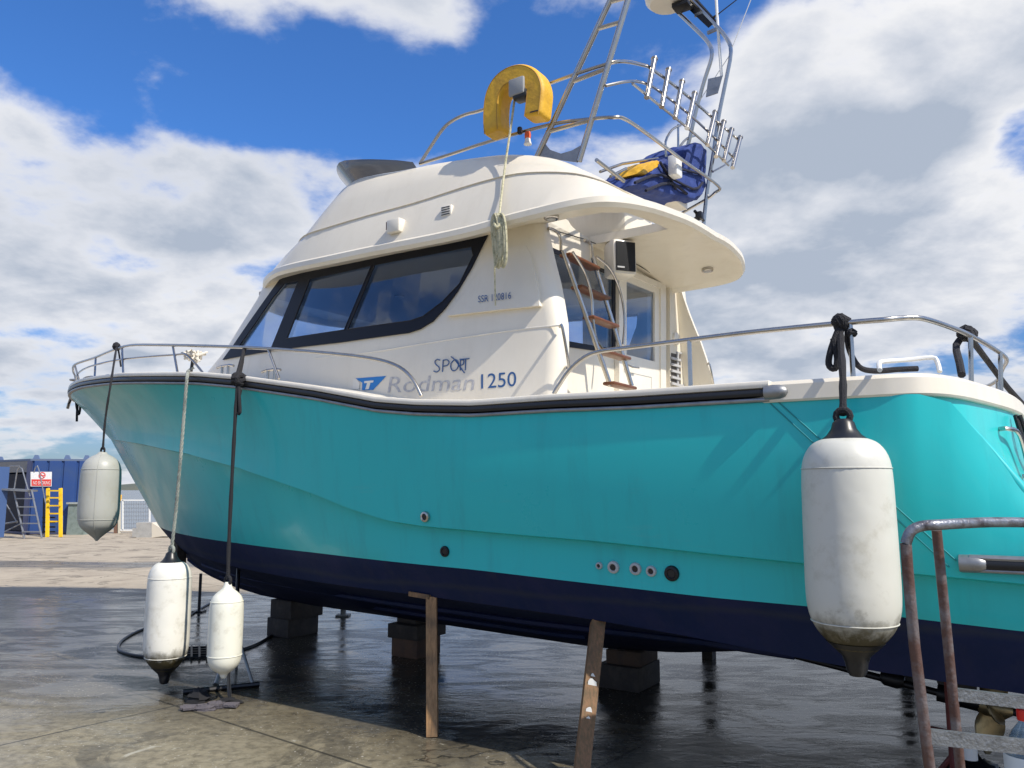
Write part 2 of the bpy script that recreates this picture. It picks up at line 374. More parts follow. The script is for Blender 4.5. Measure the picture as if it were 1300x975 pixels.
def grid(R, close_u=False, mats=None):
    """R: rows of points"""
    V = [p for r_ in R for p in r_]; n = len(R[0]); Fc = []; I = []
    for i in range(len(R) - 1):
        for j in range(n if close_u else n - 1):
            Fc.append((i * n + j, i * n + (j + 1) % n, (i + 1) * n + (j + 1) % n, (i + 1) * n + j)); I.append(mats[i] if mats else 0)
    return (V, Fc, I) if mats else (V, Fc)
def extr(poly, off):
    """closed solid from a planar polygon of 3D points pushed by a vector"""
    n = len(poly); V = [np.array(p, float) for p in poly] + [np.array(p, float) + np.array(off, float) for p in poly]
    return V, [tuple(range(n)), tuple(reversed(range(n, 2 * n)))] + [(i, (i + 1) % n, n + (i + 1) % n, n + i) for i in range(n)]
def pgrid(polyhole, step):
    """triangulated 2D region with interior grid points; polyhole = list of loops, first outer, the rest holes"""
    pts, edges = [], []
    for lp in polyhole:
        n0 = len(pts); m = len(lp); q = []
        for i in range(m):
            a = np.array(lp[i]); b = np.array(lp[(i + 1) % m]); k_ = max(1, int(np.linalg.norm(b - a) / step))
            for j in range(k_): q.append(tuple(a + (b - a) * j / k_))
        pts += q; edges += [(n0 + i, n0 + (i + 1) % len(q)) for i in range(len(q))]
    def inside(p, lp):
        c = False; m = len(lp)
        for i in range(m):
            (x1, y1), (x2, y2) = lp[i], lp[(i + 1) % m]
            if (y1 > p[1]) != (y2 > p[1]) and p[0] < (x2 - x1) * (p[1] - y1) / (y2 - y1) + x1: c = not c
        return c
    ok = lambda p: inside(p, polyhole[0]) and not any(inside(p, h) for h in polyhole[1:])
    A = np.array(polyhole[0]); mn = A.min(0); mx_ = A.max(0)
    x = mn[0] + step / 2
    while x < mx_[0]:
        y = mn[1] + step / 2
        while y < mx_[1]:
            if ok((x, y)): pts.append((x + 1e-4, y))
            y += step
        x += step
    r_ = delaunay_2d_cdt([Vector(p) for p in pts], edges, [], 0, 1e-7)
    vs = [tuple(v) for v in r_[0]]
    fs = [f for f in r_[2] if ok(tuple(np.mean([vs[i] for i in f], axis=0)))]
    return vs, fs
def solidify(vs, fs, off):
    """two skins and the rim, off = per-vertex offset vectors"""
    n = len(vs); cnt = {}
    for f in fs:
        for i in range(len(f)):
            e = (f[i], f[(i + 1) % len(f)]); cnt[e] = cnt.get(e, 0) + 1
    V = [np.array(v, float) for v in vs] + [np.array(v, float) + np.array(o, float) for v, o in zip(vs, off)]
    Fc = [tuple(f) for f in fs] + [tuple(n + i for i in reversed(f)) for f in fs]
    for (a, b) in cnt:
        if (b, a) not in cnt: Fc.append((b, a, n + a, n + b))
    return V, Fc
def patch(loops, fv, o0=.004, o1=.012, step=.12, mirror=False, mv=1.0):
    """sheet on a side surface v=fv(t,w); loops of photo pixels; stands between o0 and o1 proud"""
    L2 = [[(on(px, py, fv)[0], on(px, py, fv)[2]) for px, py in lp] for lp in loops]
    vs, fs = pgrid(L2, step)
    sgn = -1 if mirror else 1
    P = [(t, sgn * (fv(t, w) + o0), w) for t, w in vs]
    return solidify(P, fs, [(0, sgn * (o1 - o0), 0)] * len(P))
def text_geo(body, size, depth=.0):
    cu = bpy.data.curves.new('t', 'FONT'); cu.body = body; cu.size = size; cu.resolution_u = 4
    o = bpy.data.objects.new('t', cu); S.collection.objects.link(o)
    dg = bpy.context.evaluated_depsgraph_get(); me = bpy.data.meshes.new_from_object(o.evaluated_get(dg))
    V = [tuple(v.co) for v in me.vertices]; Fc = [tuple(p.vertices) for p in me.polygons]
    bpy.data.objects.remove(o); bpy.data.curves.remove(cu); bpy.data.meshes.remove(me)
    return V, Fc
def text_on(body, x0, y0, x1, y1, hpx, fv, off=.0018, slant=0.0):
    """lettering running from pixel (x0,y0) to (x1,y1) on surface v=fv"""
    V, Fc = text_geo(body, 1.0); xs = [v[0] for v in V]; ys = [v[1] for v in V]; w_ = max(xs) - min(xs); mnx = min(xs)
    cap = max(v[1] for v in V)
    out = []
    for x, y, _ in V:
        u = (x - mnx) / w_; q = y / cap * hpx
        p = on(x0 + (x1 - x0) * u + slant * q, y0 + (y1 - y0) * u - q, fv); p[1] += off; out.append(p)
    return out, Fc
def boolean(o, cutters):
    for c_ in cutters:
        me = bpy.data.meshes.new('cut'); me.from_pydata([tuple(map(float, v)) for v in c_[0]], [], [tuple(f) for f in c_[1]])
        bm = bmesh.new(); bm.from_mesh(me); bmesh.ops.recalc_face_normals(bm, faces=bm.faces); bm.to_mesh(me); bm.free()
        co = bpy.data.objects.new('cut', me); S.collection.objects.link(co)
        co.matrix_world = MW[o.name].copy() if False else (BM_)
        co.location = BM_.to_translation(); co.rotation_euler = (0, 0, BROT)
        md = o.modifiers.new('b', 'BOOLEAN'); md.operation = 'DIFFERENCE'; md.object = co; md.solver = 'EXACT'
        bpy.context.view_layer.update()
        dg = bpy.context.evaluated_depsgraph_get(); new = bpy.data.meshes.new_from_object(o.evaluated_get(dg))
        o.modifiers.clear(); old = o.data; o.data = new; bpy.data.meshes.remove(old)
        bpy.data.objects.remove(co); bpy.data.meshes.remove(me)
    o.data.name = o.name
    o.data.shade_smooth(); o.data.set_sharp_from_angle(angle=rad(30))

# ---------------------------------------------------------------- setting: ground, sea, land
def struct(o): o['kind'] = 'structure'; return o
gm = bpy.data.materials.new('yard_concrete'); gm.use_nodes = True
t = gm.node_tree; b = t.nodes['Principled BSDF']
def gn(tp, **kw):
    n = t.nodes.new(tp)
    for a_, b_ in kw.items(): setattr(n, a_, b_)
    return n
def gmth(op, a_, b_=None, c_=None, clamp=False):
    n = gn('ShaderNodeMath', operation=op, use_clamp=clamp)
    for i, x in enumerate((a_, b_, c_)):
        if x is None: continue
        if isinstance(x, (int, float)): n.inputs[i].default_value = x
        else: t.links.new(x, n.inputs[i])
    return n.outputs[0]
geo = gn('ShaderNodeNewGeometry')
def gnoise(sc, det=6, rough=.6, dist=0.0, stretch=None, off=None):
    v = geo.outputs['Position']
    if stretch:
        mp = gn('ShaderNodeMapping'); t.links.new(v, mp.inputs[0]); mp.inputs['Scale'].default_value = stretch; mp.inputs['Rotation'].default_value = (0, 0, off or 0); v = mp.outputs[0]
    n = gn('ShaderNodeTexNoise'); t.links.new(v, n.inputs['Vector']); n.inputs['Scale'].default_value = sc
    n.inputs['Detail'].default_value = det; n.inputs['Roughness'].default_value = rough; n.inputs['Distortion'].default_value = dist
    return n.outputs[0]
def grange(x, a_, b_, c_=0.0, d_=1.0, smooth=True):
    n = gn('ShaderNodeMapRange', interpolation_type='SMOOTHSTEP' if smooth else 'LINEAR'); t.links.new(x, n.inputs[0])
    n.inputs[1].default_value = a_; n.inputs[2].default_value = b_; n.inputs[3].default_value = c_; n.inputs[4].default_value = d_
    return n.outputs[0]
def gmix(f, a_, b_):
    n = gn('ShaderNodeMix', data_type='RGBA')
    if isinstance(f, (int, float)): n.inputs[0].default_value = f
    else: t.links.new(f, n.inputs[0])
    for i, x in ((6, a_), (7, b_)):
        if isinstance(x, tuple): n.inputs[i].default_value = (*x, 1)
        else: t.links.new(x, n.inputs[i])
    return n.outputs[2]
gs = gn('ShaderNodeSeparateXYZ'); t.links.new(geo.outputs['Position'], gs.inputs[0])
big = gnoise(.35, 5, .6); mid = gnoise(1.6, 8, .62); fine = gnoise(14, 8, .7); speck = gnoise(45, 4, .6)
streak = gnoise(1.0, 6, .6, .4, (.25, 1.6, 1), .25)
# wet with wash-down water round the boat, drying out away from it; a run-off streak further out
dry = grange(gmth('MULTIPLY_ADD', mid, 3.0, gmth('MULTIPLY_ADD', streak, 3.0, gs.outputs[1])), 14.3, 16.4)
run = gmth('MULTIPLY', grange(gmth('ABSOLUTE', gmth('SUBTRACT', gmth('MULTIPLY_ADD', streak, 3.5, gs.outputs[1]), 18.6)), .9, .25), .75)
wet = gmth('SUBTRACT', 1.0, gmth('SUBTRACT', dry, gmth('MULTIPLY', run, dry)), clamp=True)
drycol = gmix(grange(mid, .35, .7), (.45, .385, .29), (.34, .285, .215))
drycol = gmix(grange(fine, .5, .75, 0, .5), drycol, (.28, .24, .19))
wetcol = gmix(grange(mid, .4, .65), (.048, .043, .034), (.08, .068, .045))
wetcol = gmix(grange(fine, .45, .7), wetcol, (.03, .028, .026))
# the slab by the camera is less wet, its colour raised to stand for sunlight
damp_sunlit = grange(gmth('MULTIPLY_ADD', big, 4.0, gmth('MULTIPLY_ADD', gs.outputs[0], .35, gs.outputs[1])), 7.9, 5.9)
wetcol = gmix(gmth('MULTIPLY', damp_sunlit, .8), wetcol, gmix(grange(fine, .38, .68), (.34, .295, .20), (.18, .155, .105)))
col = gmix(wet, drycol, wetcol)
vo = gn('ShaderNodeTexVoronoi', feature='DISTANCE_TO_EDGE'); va = gn('ShaderNodeVectorMath', operation='ADD'); t.links.new(geo.outputs['Position'], va.inputs[0])
vn = gn('ShaderNodeTexNoise'); t.links.new(geo.outputs['Position'], vn.inputs['Vector']); vn.inputs['Scale'].default_value = 2.5; vn.inputs['Detail'].default_value = 6
t.links.new(vn.outputs['Color'], va.inputs[1]); t.links.new(va.outputs[0], vo.inputs['Vector']); vo.inputs['Scale'].default_value = .33
crack = gmth('MULTIPLY', grange(vo.outputs['Distance'], .006, .002), grange(big, .48, .56))
col = gmix(gmth('MULTIPLY', crack, .8), col, (.02, .02, .018))
stain = gmth('MULTIPLY', grange(gnoise(.8, 9, .7, 1.2, None, None), .56, .60), .45)
col = gmix(stain, col, (.045, .042, .035))
sp_ = grange(speck, .625, .66); sp2 = gmth('MULTIPLY', sp_, grange(mid, .42, .56))
col = gmix(gmth('MULTIPLY', sp2, .8), col, (.55, .52, .45))
splash = gmth('MULTIPLY', grange(gnoise(2.6, 7, .7, .6), .645, .69), grange(gs.outputs[1], 9.0, 7.0))
col = gmix(gmth('MULTIPLY', splash, .65), col, (.50, .48, .40))
# slab joints
mp = gn('ShaderNodeMapping'); t.links.new(geo.outputs['Position'], mp.inputs[0]); mp.inputs['Rotation'].default_value = (0, 0, rad(-52)); mp.inputs['Location'].default_value = (1.0, .6, 0)
br = gn('ShaderNodeTexBrick'); t.links.new(mp.outputs[0], br.inputs[0]); br.inputs['Scale'].default_value = 1; br.offset = 0
br.inputs['Brick Width'].default_value = 4.2; br.inputs['Row Height'].default_value = 3.1; br.inputs['Mortar Size'].default_value = .012; br.inputs['Mortar Smooth'].default_value = .3
col = gmix(gmth('MULTIPLY', br.outputs['Fac'], .75), col, (.02, .02, .018))
t.links.new(col, b.inputs['Base Color'])
pud = grange(gnoise(1.9, 10, .68, 1.1, (.6, 1.5, 1), .6), .42, .57)
rw = gmth('MULTIPLY_ADD', pud, .22, .05)
rw = gmth('MULTIPLY_ADD', damp_sunlit, .30, rw)
rr = gn('ShaderNodeMix', data_type='FLOAT'); t.links.new(wet, rr.inputs[0]); rr.inputs[2].default_value = .85; t.links.new(rw, rr.inputs[3])
t.links.new(rr.outputs[0], b.inputs['Roughness'])
b.inputs['Specular IOR Level'].default_value = .34
bp = gn('ShaderNodeBump'); bp.inputs['Distance'].default_value = .006; t.links.new(gmth('ADD', fine, gmth('MULTIPLY', gnoise(6, 6, .6, .5, (.6, 1.6, 1), .3), 1.5)), bp.inputs['Height'])
bs = gmth('MULTIPLY_ADD', pud, .7, .25); t.links.new(bs, bp.inputs['Strength'])
t.links.new(bp.outputs[0], b.inputs['Normal'])

QY = 31.0
V = [(-80, -40, 0), (80, -40, 0), (80, QY, 0), (-80, QY, 0), (80, QY, -3), (-80, QY, -3)]
struct(obj('ground', (V, [(0, 1, 2, 3), (3, 2, 4, 5)]), gm, frame='W', smooth=False, org=(0, 0, 0)))
sea = mat('sea_water', (.10, .12, .14), .25, bump=(.8, .6), noise=(.05, (.16, .18, .19), .8))
struct(obj('sea', ([(-4000, QY - 1, -1.2), (4000, QY - 1, -1.2), (4000, 9000, -1.2), (-4000, 9000, -1.2)], [(0, 1, 2, 3)]), sea, frame='W', smooth=False, org=(0, 0, -1.2)))
land = mat('far_land', (.09, .105, .08), .9, noise=(.004, (.16, .15, .10), .8))
rows = []
nx = 90
for k_, (yy, f_) in enumerate([(1500, 0), (1560, .55), (1700, 1.0), (1900, .6), (2100, 0)]):
    row = []
    for i in range(nx):
        x = -1900 + i * 42
        hgt = (11 + 7 * math.sin(i * .23 + 1) + 4 * math.sin(i * .71) + 2.5 * random.random()) * (1 if x < -300 else .9)
        row.append((x, yy + 30 * math.sin(i * .3), -2 + f_ * hgt))
    rows.append(row)
struct(obj('hills', grid(rows), land, frame='W', org=(0, 1700, -2)))

exec_hull = True
# ================================================================= THE BOAT
boat = thing('motor_boat', 'large turquoise and navy motor cruiser with cream cabin, propped up ashore on blocks', 'boat', tuple(O), BROT)
TT = 11.2
def bG(t, w=0):
    a = TT - t
    if a <= 0: return 0.0
    b_ = 1.98 * (1 - (1 - min(a / 6.5, 1)) ** 2.25)
    if a > 6.5: b_ -= .13 * ((a - 6.5) / (TT - 6.5)) ** 2
    if t < .25: b_ -= .42 * min(.25 - t, .30)
    return b_
def curve(tS, B, L_, n_, tap=.1):
    def f(t, w=0):
        a = tS - t
        if a <= 0: return 0.0
        b_ = B * (1 - (1 - min(a / L_, 1)) ** n_)
        if a > L_: b_ -= tap * ((a - L_) / (tS - L_)) ** 2
        return b_
    return f
bK = curve(10.3, 1.9, 6.5, 2.0); bW_ = curve(9.05, 1.82, 6.0, 1.9); bC = curve(8.72, 1.68, 5.5, 1.8)
I = lambda tab: (lambda t: float(np.interp(t, [a for a, _ in tab], [b_ for _, b_ in tab])))
hG = I([(-1.2, 1.18), (-.55, 1.22), (-.3, 1.36), (-.17, 1.55), (-.04, 1.77), (.08, 1.95), (.2, 1.99), (.85, 2.0), (1.6, 2.0), (2.1, 2.01), (2.66, 2.01), (3.1, 2.04), (3.45, 2.08), (4.06, 2.2), (4.96, 2.35), (5.49, 2.42), (6.93, 2.55), (8.25, 2.64), (9.5, 2.71), (11.2, 2.78)])
hK = I([(-1.2, 1.10), (-.14, 1.16), (.68, 1.2), (1.21, 1.23), (1.84, 1.27), (2.36, 1.29), (2.83, 1.31), (3.08, 1.32), (3.42, 1.35), (3.79, 1.43), (4.12, 1.52), (4.58, 1.62), (5.12, 1.73), (6.03, 1.87), (7.2, 2.0), (8.35, 2.1), (10.3, 2.24)])
hW = I([(-1.2, .93), (-.13, .95), (.7, .99), (1.25, 1.0), (2.76, 1.06), (4.27, 1.09), (5.5, 1.10), (9.05, 1.10)])
hC = I([(-1.2, .66), (-.1, .66), (.68, .70), (1.48, .77), (2.09, .81), (3.34, .85), (5.5, .86), (6.78, .87), (8.72, .90)])
hKe = I([(-1.2, .52), (-.1, .50), (1.0, .44), (1.29, .42), (1.57, .41), (2.17, .33), (2.84, .295), (4.11, .32), (5.06, .34), (6.16, .36), (6.98, .40), (7.5, .465), (7.9, .55), (8.2, .64), (8.45, .74)])
T0 = -1.15
def tcurve(tS, tG): u = (tG - T0) / (TT - T0); return tG - (TT - tS) * u ** 3.0
nst = 90
tg = [T0 + (TT - T0) * (i / (nst - 1)) for i in range(nst)]
# finer stations aft and at the stem
tg = sorted(set([round(x, 4) for x in tg] + [-.3, -.17, -.1, -.04, .02, .08, .14, .2, .3] + [10.95, 11.1, 11.15, 11.2]))
def sect(tG):
    G = np.array((tG, bG(tG), hG(tG)))
    tk = tcurve(10.3, tG); K = np.array((tk, bK(tk), min(hK(tk), G[2] - .03)))
    tw = tcurve(9.05, tG); Wp = np.array((tw, bW_(tw), hW(tw)))
    tcn = tcurve(8.72, tG); Cn = np.array((tcn, bC(tcn), hC(tcn)))
    tke = tcurve(8.45, tG); Ke = np.array((tke, .0, hKe(tke)))
    u = (tG - T0) / (TT - T0)
    rows = []
    fl = .10 * max(0, math.sin(math.pi * min(1, max(0, (tG - 4) / 7.2))))     # hollow of the flare forward
    for j in range(7):
        s = j / 6; p = G + (K - G) * s; p = p.copy(); p[1] = max(0, p[1] - fl * 4 * s * (1 - s) * min(1, p[1] * 2)); 
        if tG < 3: p[1] += .02 * 4 * s * (1 - s)
        rows.append(p)
    step_ = .062 * min(1, K[1] / .5); K2 = K + np.array((0, -step_, -.014 * min(1, K[1] / .5)))
    rows.append(K2)
    for j in range(1, 4):
        s = j / 3; rows.append(K2 + (Wp - K2) * s)
    for j in range(1, 4):
        s = j / 3; p = Wp + (Cn - Wp) * s; rows.append(p)
    C2 = Cn + np.array((0, -.03 * min(1, Cn[1]), -.005)); rows.append(C2)
    for j in range(1, 7):
        s = j / 6; p = C2 + (Ke - C2) * s; p = p.copy(); p[2] -= .05 * math.sin(math.pi * s) * min(1, C2[1]) if tG > 5 else 0; p[1] = max(p[1], .035 if u < .985 and j == 6 else 0); rows.append(p)
    rows.append(np.array((Ke[0], 0, Ke[2] - .0)))
    return rows
port = [sect(x) for x in tg]
nr = len(port[0])
R = [[p for p in s_] for s_ in port]
rows_ = []
for s_ in port:
    st = [np.array((p[0], -p[1], p[2])) for p in s_]
    rows_.append(s_ + st[::-1][1:])
V, Fc = grid(rows_)
nn = len(rows_[0]); mi = []
for i in range(len(rows_) - 1):
    for j in range(nn - 1):
        jj = j if j < nr - 1 else nn - 2 - j
        mi.append(0 if jj < 10 else 1)
# platform end closes the stern
Fc.append(tuple(range(nn))); mi.append(0)
hull = obj('hull', (V, Fc, mi), [teal, navy], boat, smooth=24)
# spray rails along the bottom forward
for (sK, t0_, t1_) in ((.30, 1.0, 8.0), (.60, 2.6, 7.9)):
    pts = []
    for x in np.linspace(t0_, t1_, 50):
        s_ = sect(x + (TT - 8.6) * ((x - T0) / (TT - T0)) ** 3 * .8); a_, c_ = s_[14], s_[20]; pts.append(a_ + (c_ - a_) * sK + np.array((0, .012, -.012)))
    for sg in (1, -1):
        obj('spray_rail', tube([(p[0], sg * p[1], p[2]) for p in pts], .022, res=6), navy, hull)
# rub rail: white cap, black strip, lower steel bead
rt = [x for x in np.linspace(.86, 11.19, 120)]
def rubline(dv, dw, sg=1): return [(x + (.0 if x < 11 else .01), sg * max(bG(x) + dv, .0), hG(x) + dw) for x in rt]
def band(t_list, z0, z1, o, sg=1, thick=.05):
    """moulding along the gunwale, section rectangle rounded outward"""
    rows = []
    for x in t_list:
        b_ = bG(x); h_ = hG(x)
        prof = [(-thick, z0), (0, z0), (o * .8, z0 + (z1 - z0) * .12), (o, z0 + (z1 - z0) * .35), (o, z0 + (z1 - z0) * .65), (o * .8, z0 + (z1 - z0) * .88), (0, z1), (-thick, z1)]
        d_ = 1e-3; nx_ = -(bG(x + d_) - bG(x - d_)) / (2 * d_) if x < 11.1 else 2.0
        nl = math.hypot(1, nx_)
        rows.append([np.array((x + q * nx_ / nl, sg * max(b_ + q / nl, 0), h_ + z)) for q, z in prof])
    V_, F_ = grid(rows, close_u=True); n_ = len(rows[0])
    F_ += [tuple(range(n_)), tuple(reversed(range((len(rows) - 1) * n_, len(rows) * n_)))]
    return V_, F_
obj('rub_rail', join(band(rt, .014, .056, .026, 1), band(rt, .014, .056, .026, -1)), black, boat)
obj('rub_rail_cap', join(band(rt, .056, .098, .020, 1, .12), band(rt, .056, .098, .020, -1, .12)), gelw, boat)
obj('rub_rail_bead', join(band(rt, -.012, .012, .020, 1), band(rt, -.012, .012, .020, -1)), alu, boat)
# silver end fitting of the rub rail
def endcap(t_, h_, v_, sg=1):
    pts = [(t_ + .02, v_, h_), (t_ - .02, v_, h_), (t_ - .055, v_, h_), (t_ - .08, v_, h_), (t_ - .093, v_, h_)]
    return tube(pts, [.038, .039, .037, .028, .01], res=14)
obj('rub_rail_end', endcap(.86, 2.035, bG(.86) + .005), alu, boat)
# lower rub rail on the swim platform
tb = [-1.1 + i * .05 for i in range(23)] + [.02, .05]
lv = lambda x: bK(x) + .005
obj('platform_rub_rail', tube([(x, lv(x) + .0, 1.235) for x in tb], .034, res=12), black, boat)
obj('platform_rail_strip', join(tube([(x, lv(x) + .018, 1.262) for x in tb], .014, res=8), tube([(x, lv(x) + .018, 1.208) for x in tb], .009, res=8)), alu, boat)
obj('platform_rail_end', endcap(.07, 1.235, lv(.07) + .005), alu, boat)
# deck with bulwark cap, foredeck and side decks
dk = [x for x in np.linspace(2.2, 11.15, 60)]
rows = []
for x in dk:
    b_ = bG(x) - .10; rows.append([np.array((x, b_ * s, hG(x) + .085 + .05 * (1 - s * s))) for s in np.linspace(1, -1, 9)] if b_ > 0 else [np.array((x, 0, hG(x) + .09))] * 9)
obj('foredeck', grid(rows), gelw, boat)
# cockpit coaming: cream band that runs aft and wraps across the stern
cpath = [(.95, 1.87), (.84, bG(.84) + .005), (.6, bG(.6) + .005), (.4, bG(.4)), (.30, 1.86), (.2, 1.825), (.12, 1.74), (.06, 1.60), (.02, 1.45), (-.03, 1.22), (-.10, .85), (-.15, .45), (-.17, 0)]
cpath = [(a[0], a[1]) for a in catmull([(a, b_, 0) for a, b_ in cpath], 5)]
cpath += [(a, -b_) for a, b_ in cpath[::-1][1:]]
def wrap(path, prof):
    rows = []; m = len(path)
    for i, (a, b_) in enumerate(path):
        p0 = np.array(path[max(i - 1, 0)]); p1 = np.array(path[min(i + 1, m - 1)]); d_ = p1 - p0; d_ /= np.linalg.norm(d_)
        nrm = np.array((d_[1], -d_[0]))          # left of travel turned outward
        if nrm @ np.array((a - 1.2, b_)) < 0: nrm = -nrm
        rows.append([np.array((a + nrm[0] * o_, b_ + nrm[1] * o_, z_)) for o_, z_ in prof])
    V_, F_ = grid(rows, close_u=True); n_ = len(prof)
    F_ += [tuple(range(n_)), tuple(reversed(range((m - 1) * n_, m * n_)))]
    return V_, F_
obj('stern_coaming', wrap(cpath, [(-.26, 1.985), (.004, 1.985), (.012, 1.995), (.006, 2.07), (-.012, 2.088), (-.03, 2.093), (-.26, 2.093)]), gel, boat)
# side coaming (cockpit to cabin) under the rub rail cap
for sg in (1, -1): obj('cockpit_side', extr([(.8, sg * 1.62, 1.35), (2.6, sg * 1.62, 1.35), (2.6, sg * 1.62, 2.095), (.8, sg * 1.62, 2.095)], (0, sg * .2, 0)), gel, boat, smooth=False)
obj('cockpit_floor', extr([(.1, 1.64, 1.3), (2.7, 1.7, 1.3), (2.7, -1.7, 1.3), (.1, -1.64, 1.3)], (0, 0, .06)), gelw, boat, smooth=False)
# transom follows the curve of the coaming
tp_ = [(a + .012, b_ * .985) for a, b_ in cpath if a < .26]
rows = [[np.array((a, b_, 1.99)) for a, b_ in tp_], [np.array((a - .03, b_ * .95, 1.6)) for a, b_ in tp_], [np.array((a - .08, b_ * .87, 1.0)) for a, b_ in tp_]]
obj('transom', grid(rows), teal, boat)
# sloping wing rims beside the transom
for sg in (1, -1):
    pts = [(x, sg * (bG(x) - .023), hG(x) - .012) for x in np.linspace(-.95, .06, 26)]
    obj('wing_rim', tube(pts, [.028 * min(1, .15 + (25 - i) / 6) for i in range(26)], res=10), teal, hull)
plat = extr([(-1.15, 1.7, 1.14), (.1, 1.7, 1.14), (.1, -1.7, 1.14), (-1.15, -1.7, 1.14)], (0, 0, .05)); obj('swim_platform', plat, gelw, boat, smooth=False)
hp = [att(1268, 545, -.06)]
tr = lambda px, py: on(px, py, lambda t_, w_: float(np.interp(t_, [a for a, b_ in tp_[::-1]][len(tp_) // 2:], [b_ for a, b_ in tp_[::-1]][len(tp_) // 2:])))
# grab handle on the transom
def onT(px, py, off=0.0):
    best = None; r_ = rayB(px, py); P_ = [np.array(q) for q in tp_ if q[1] > -.5]
    for k_ in np.linspace(1.5, 6, 900):
        p = Cb + k_ * r_
        d_ = min(np.linalg.norm(p[:2] - q) for q in P_)
        if best is None or d_ < best[0]: best = (d_, p)
    return best[1] + np.array((-off, off * .3, 0))
a_, b_ = onT(1266, 545), onT(1292, 604)
hl = [a_, a_ + np.array((-.05, .01, 0)), onT(1277, 552, .06), onT(1288, 590, .06), b_ + np.array((-.05, .01, 0)), b_]
obj('grab_handle', tube(hl, .012, n=4), steel, boat)
# diagonal joint on the quarter: two fine grooves
jl = []
for (x0, y0, x1, y1) in ((978, 512, 1205, 720), (988, 510, 1214, 712)):
    pts = []
    for s_ in np.linspace(0, 1, 24):
        px, py = x0 + (x1 - x0) * s_, y0 + (y1 - y0) * s_
        def sideV(t_, w_):
            G_, K_ = bG(t_), bK(t_); g_, k_ = hG(t_), hK(t_); s2 = min(1, max(0, (w_ - k_) / max(g_ - k_, .05))); return K_ + (G_ - K_) * s2 + .02 * 4 * s2 * (1 - s2)
        p = on(px, py, sideV); p[1] += .001; pts.append(p)
    jl.append(tube(pts, .0035, res=6))
obj('quarter_joint', join(*jl), mat('teal_groove', (.01, .25, .27), .4), hull)
# through-hull fittings
def hullside(t_, w_):
    K_, k_ = bK(t_), hK(t_)
    if w_ > k_: return sideV(t_, w_)
    s2 = min(1, max(0, (w_ - hW(t_)) / max(k_ - hW(t_), .05))); return bW_(t_) + (K_ - .06 - bW_(t_)) * s2
for px, py, rpx, m_ in [(540, 656, 7, steel), (565, 700, 7, darkm), (761, 718, 4.5, grey), (779, 720, 8, grey), (807, 722, 8, grey), (827, 725, 7, grey), (853, 728, 10, darkm)]:
    p = on(px, py, hullside); r_ = rpx * zdep(toW(p)) / F
    prof = [(r_, -.02), (r_, .004), (r_ * .92, .012), (r_ * .62, .016), (r_ * .52, .012), (r_ * .5, -.015), (.001, -.016)]
    f_ = obj('hull_outlet', lathe(prof[:5] + [(r_ * .5, .004)], p, 24, d=(0, 1, -.1)), m_, boat)
    obj('outlet_bore', lathe([(r_ * .49, -.01), (r_ * .49, .006)], p + np.array((0, .004, 0)), 20, d=(0, 1, -.1)), black, f_)

# ---------------------------------------------------------------- cabin
def tfr(w): return float(np.interp(w, [1.9, 2.4, 2.5, 2.73, 2.93, 3.43, 3.6], [8.7, 8.45, 8.15, 7.60, 7.15, 6.52, 6.42]))
def cabS(t_, w_):
    tf = tfr(w_); c_ = 1.55 - .035 * max(0, t_ - 3) ** 2 - .13 * (w_ - 2.1)
    s_ = (t_ - (tf - .95)) / .95
    if s_ >= 1: return 0.0
    if s_ > 0: c_ *= (1 - s_ ** 2.4) ** (1 / 2.4)
    return c_
BK = 2.66                                   # aft bulkhead, recessed between the cabin sides
def tab(w): return float(np.interp(w, [2.1, 2.6, 2.9, 3.2, 3.5], [2.30, 2.31, 2.38, 2.48, 2.56]))
lv_ = [1.9, 2.1, 2.3, 2.5, 2.65, 2.8, 2.95, 3.1, 3.25, 3.4, 3.52]
def cab_loop(w_, inset=0.0):
    tf = tfr(w_) - inset; ta = tab(w_) if inset == 0 else BK + inset
    ts = [ta + (tf - ta) * (1 - math.cos(math.pi * .5 * i / 40)) for i in range(0, 1)]
    P = []
    # aft corner rounded, r = .16
    vS = cabS(ta + .10, w_) - inset; rc = .10
    n_ = 7
    P.append((ta, 0.0)); P.append((ta, vS * .5))
    for i in range(n_):
        a = math.pi / 2 * i / (n_ - 1); P.append((ta + rc - rc * math.cos(a), vS - rc + rc * math.sin(a)))
    for s_ in np.linspace(0, 1, 34)[1:-1]:
        x = ta + rc + (tf - ta - rc) * (1 - (1 - s_) ** 1.8); P.append((x, max(cabS(x + (inset if s_ > .6 else 0), w_) - inset, .03)))
    P.append((tf, 0.0))
    full = P + [(a, -b_) for a, b_ in P[::-1][1:-1]]
    return [np.array((a, b_, w_)) for a, b_ in full]
def closed_loft(loops, flip=False):
    V_, F_ = grid(loops, close_u=True); n_ = len(loops[0]); m_ = len(loops)
    F_ += [tuple(range(n_)), tuple((m_ - 1) * n_ + j for j in reversed(range(n_)))]
    return V_, F_
cabin = obj('cabin', closed_loft([cab_loop(w_) for w_ in lv_]), gel, boat)
boat_cut = []
inner = closed_loft([cab_loop(w_, .05) for w_ in [2.13, 2.3, 2.5, 2.65, 2.8, 2.95, 3.1, 3.25, 3.4, 3.47]])
def pxpoly(pts, fv): return [(on(x, y, fv)[0], on(x, y, fv)[2]) for x, y in pts]
paneA = [(304, 441), (326, 410), (348, 378), (362, 361), (380, 357.5), (346, 441)]
paneB = [(366, 430), (395, 355), (473, 338), (439, 419)]
paneC = [(443, 418.5), (477, 337), (600, 314), (602.5, 325), (585, 361), (563, 384), (539, 402), (523, 407.5)]
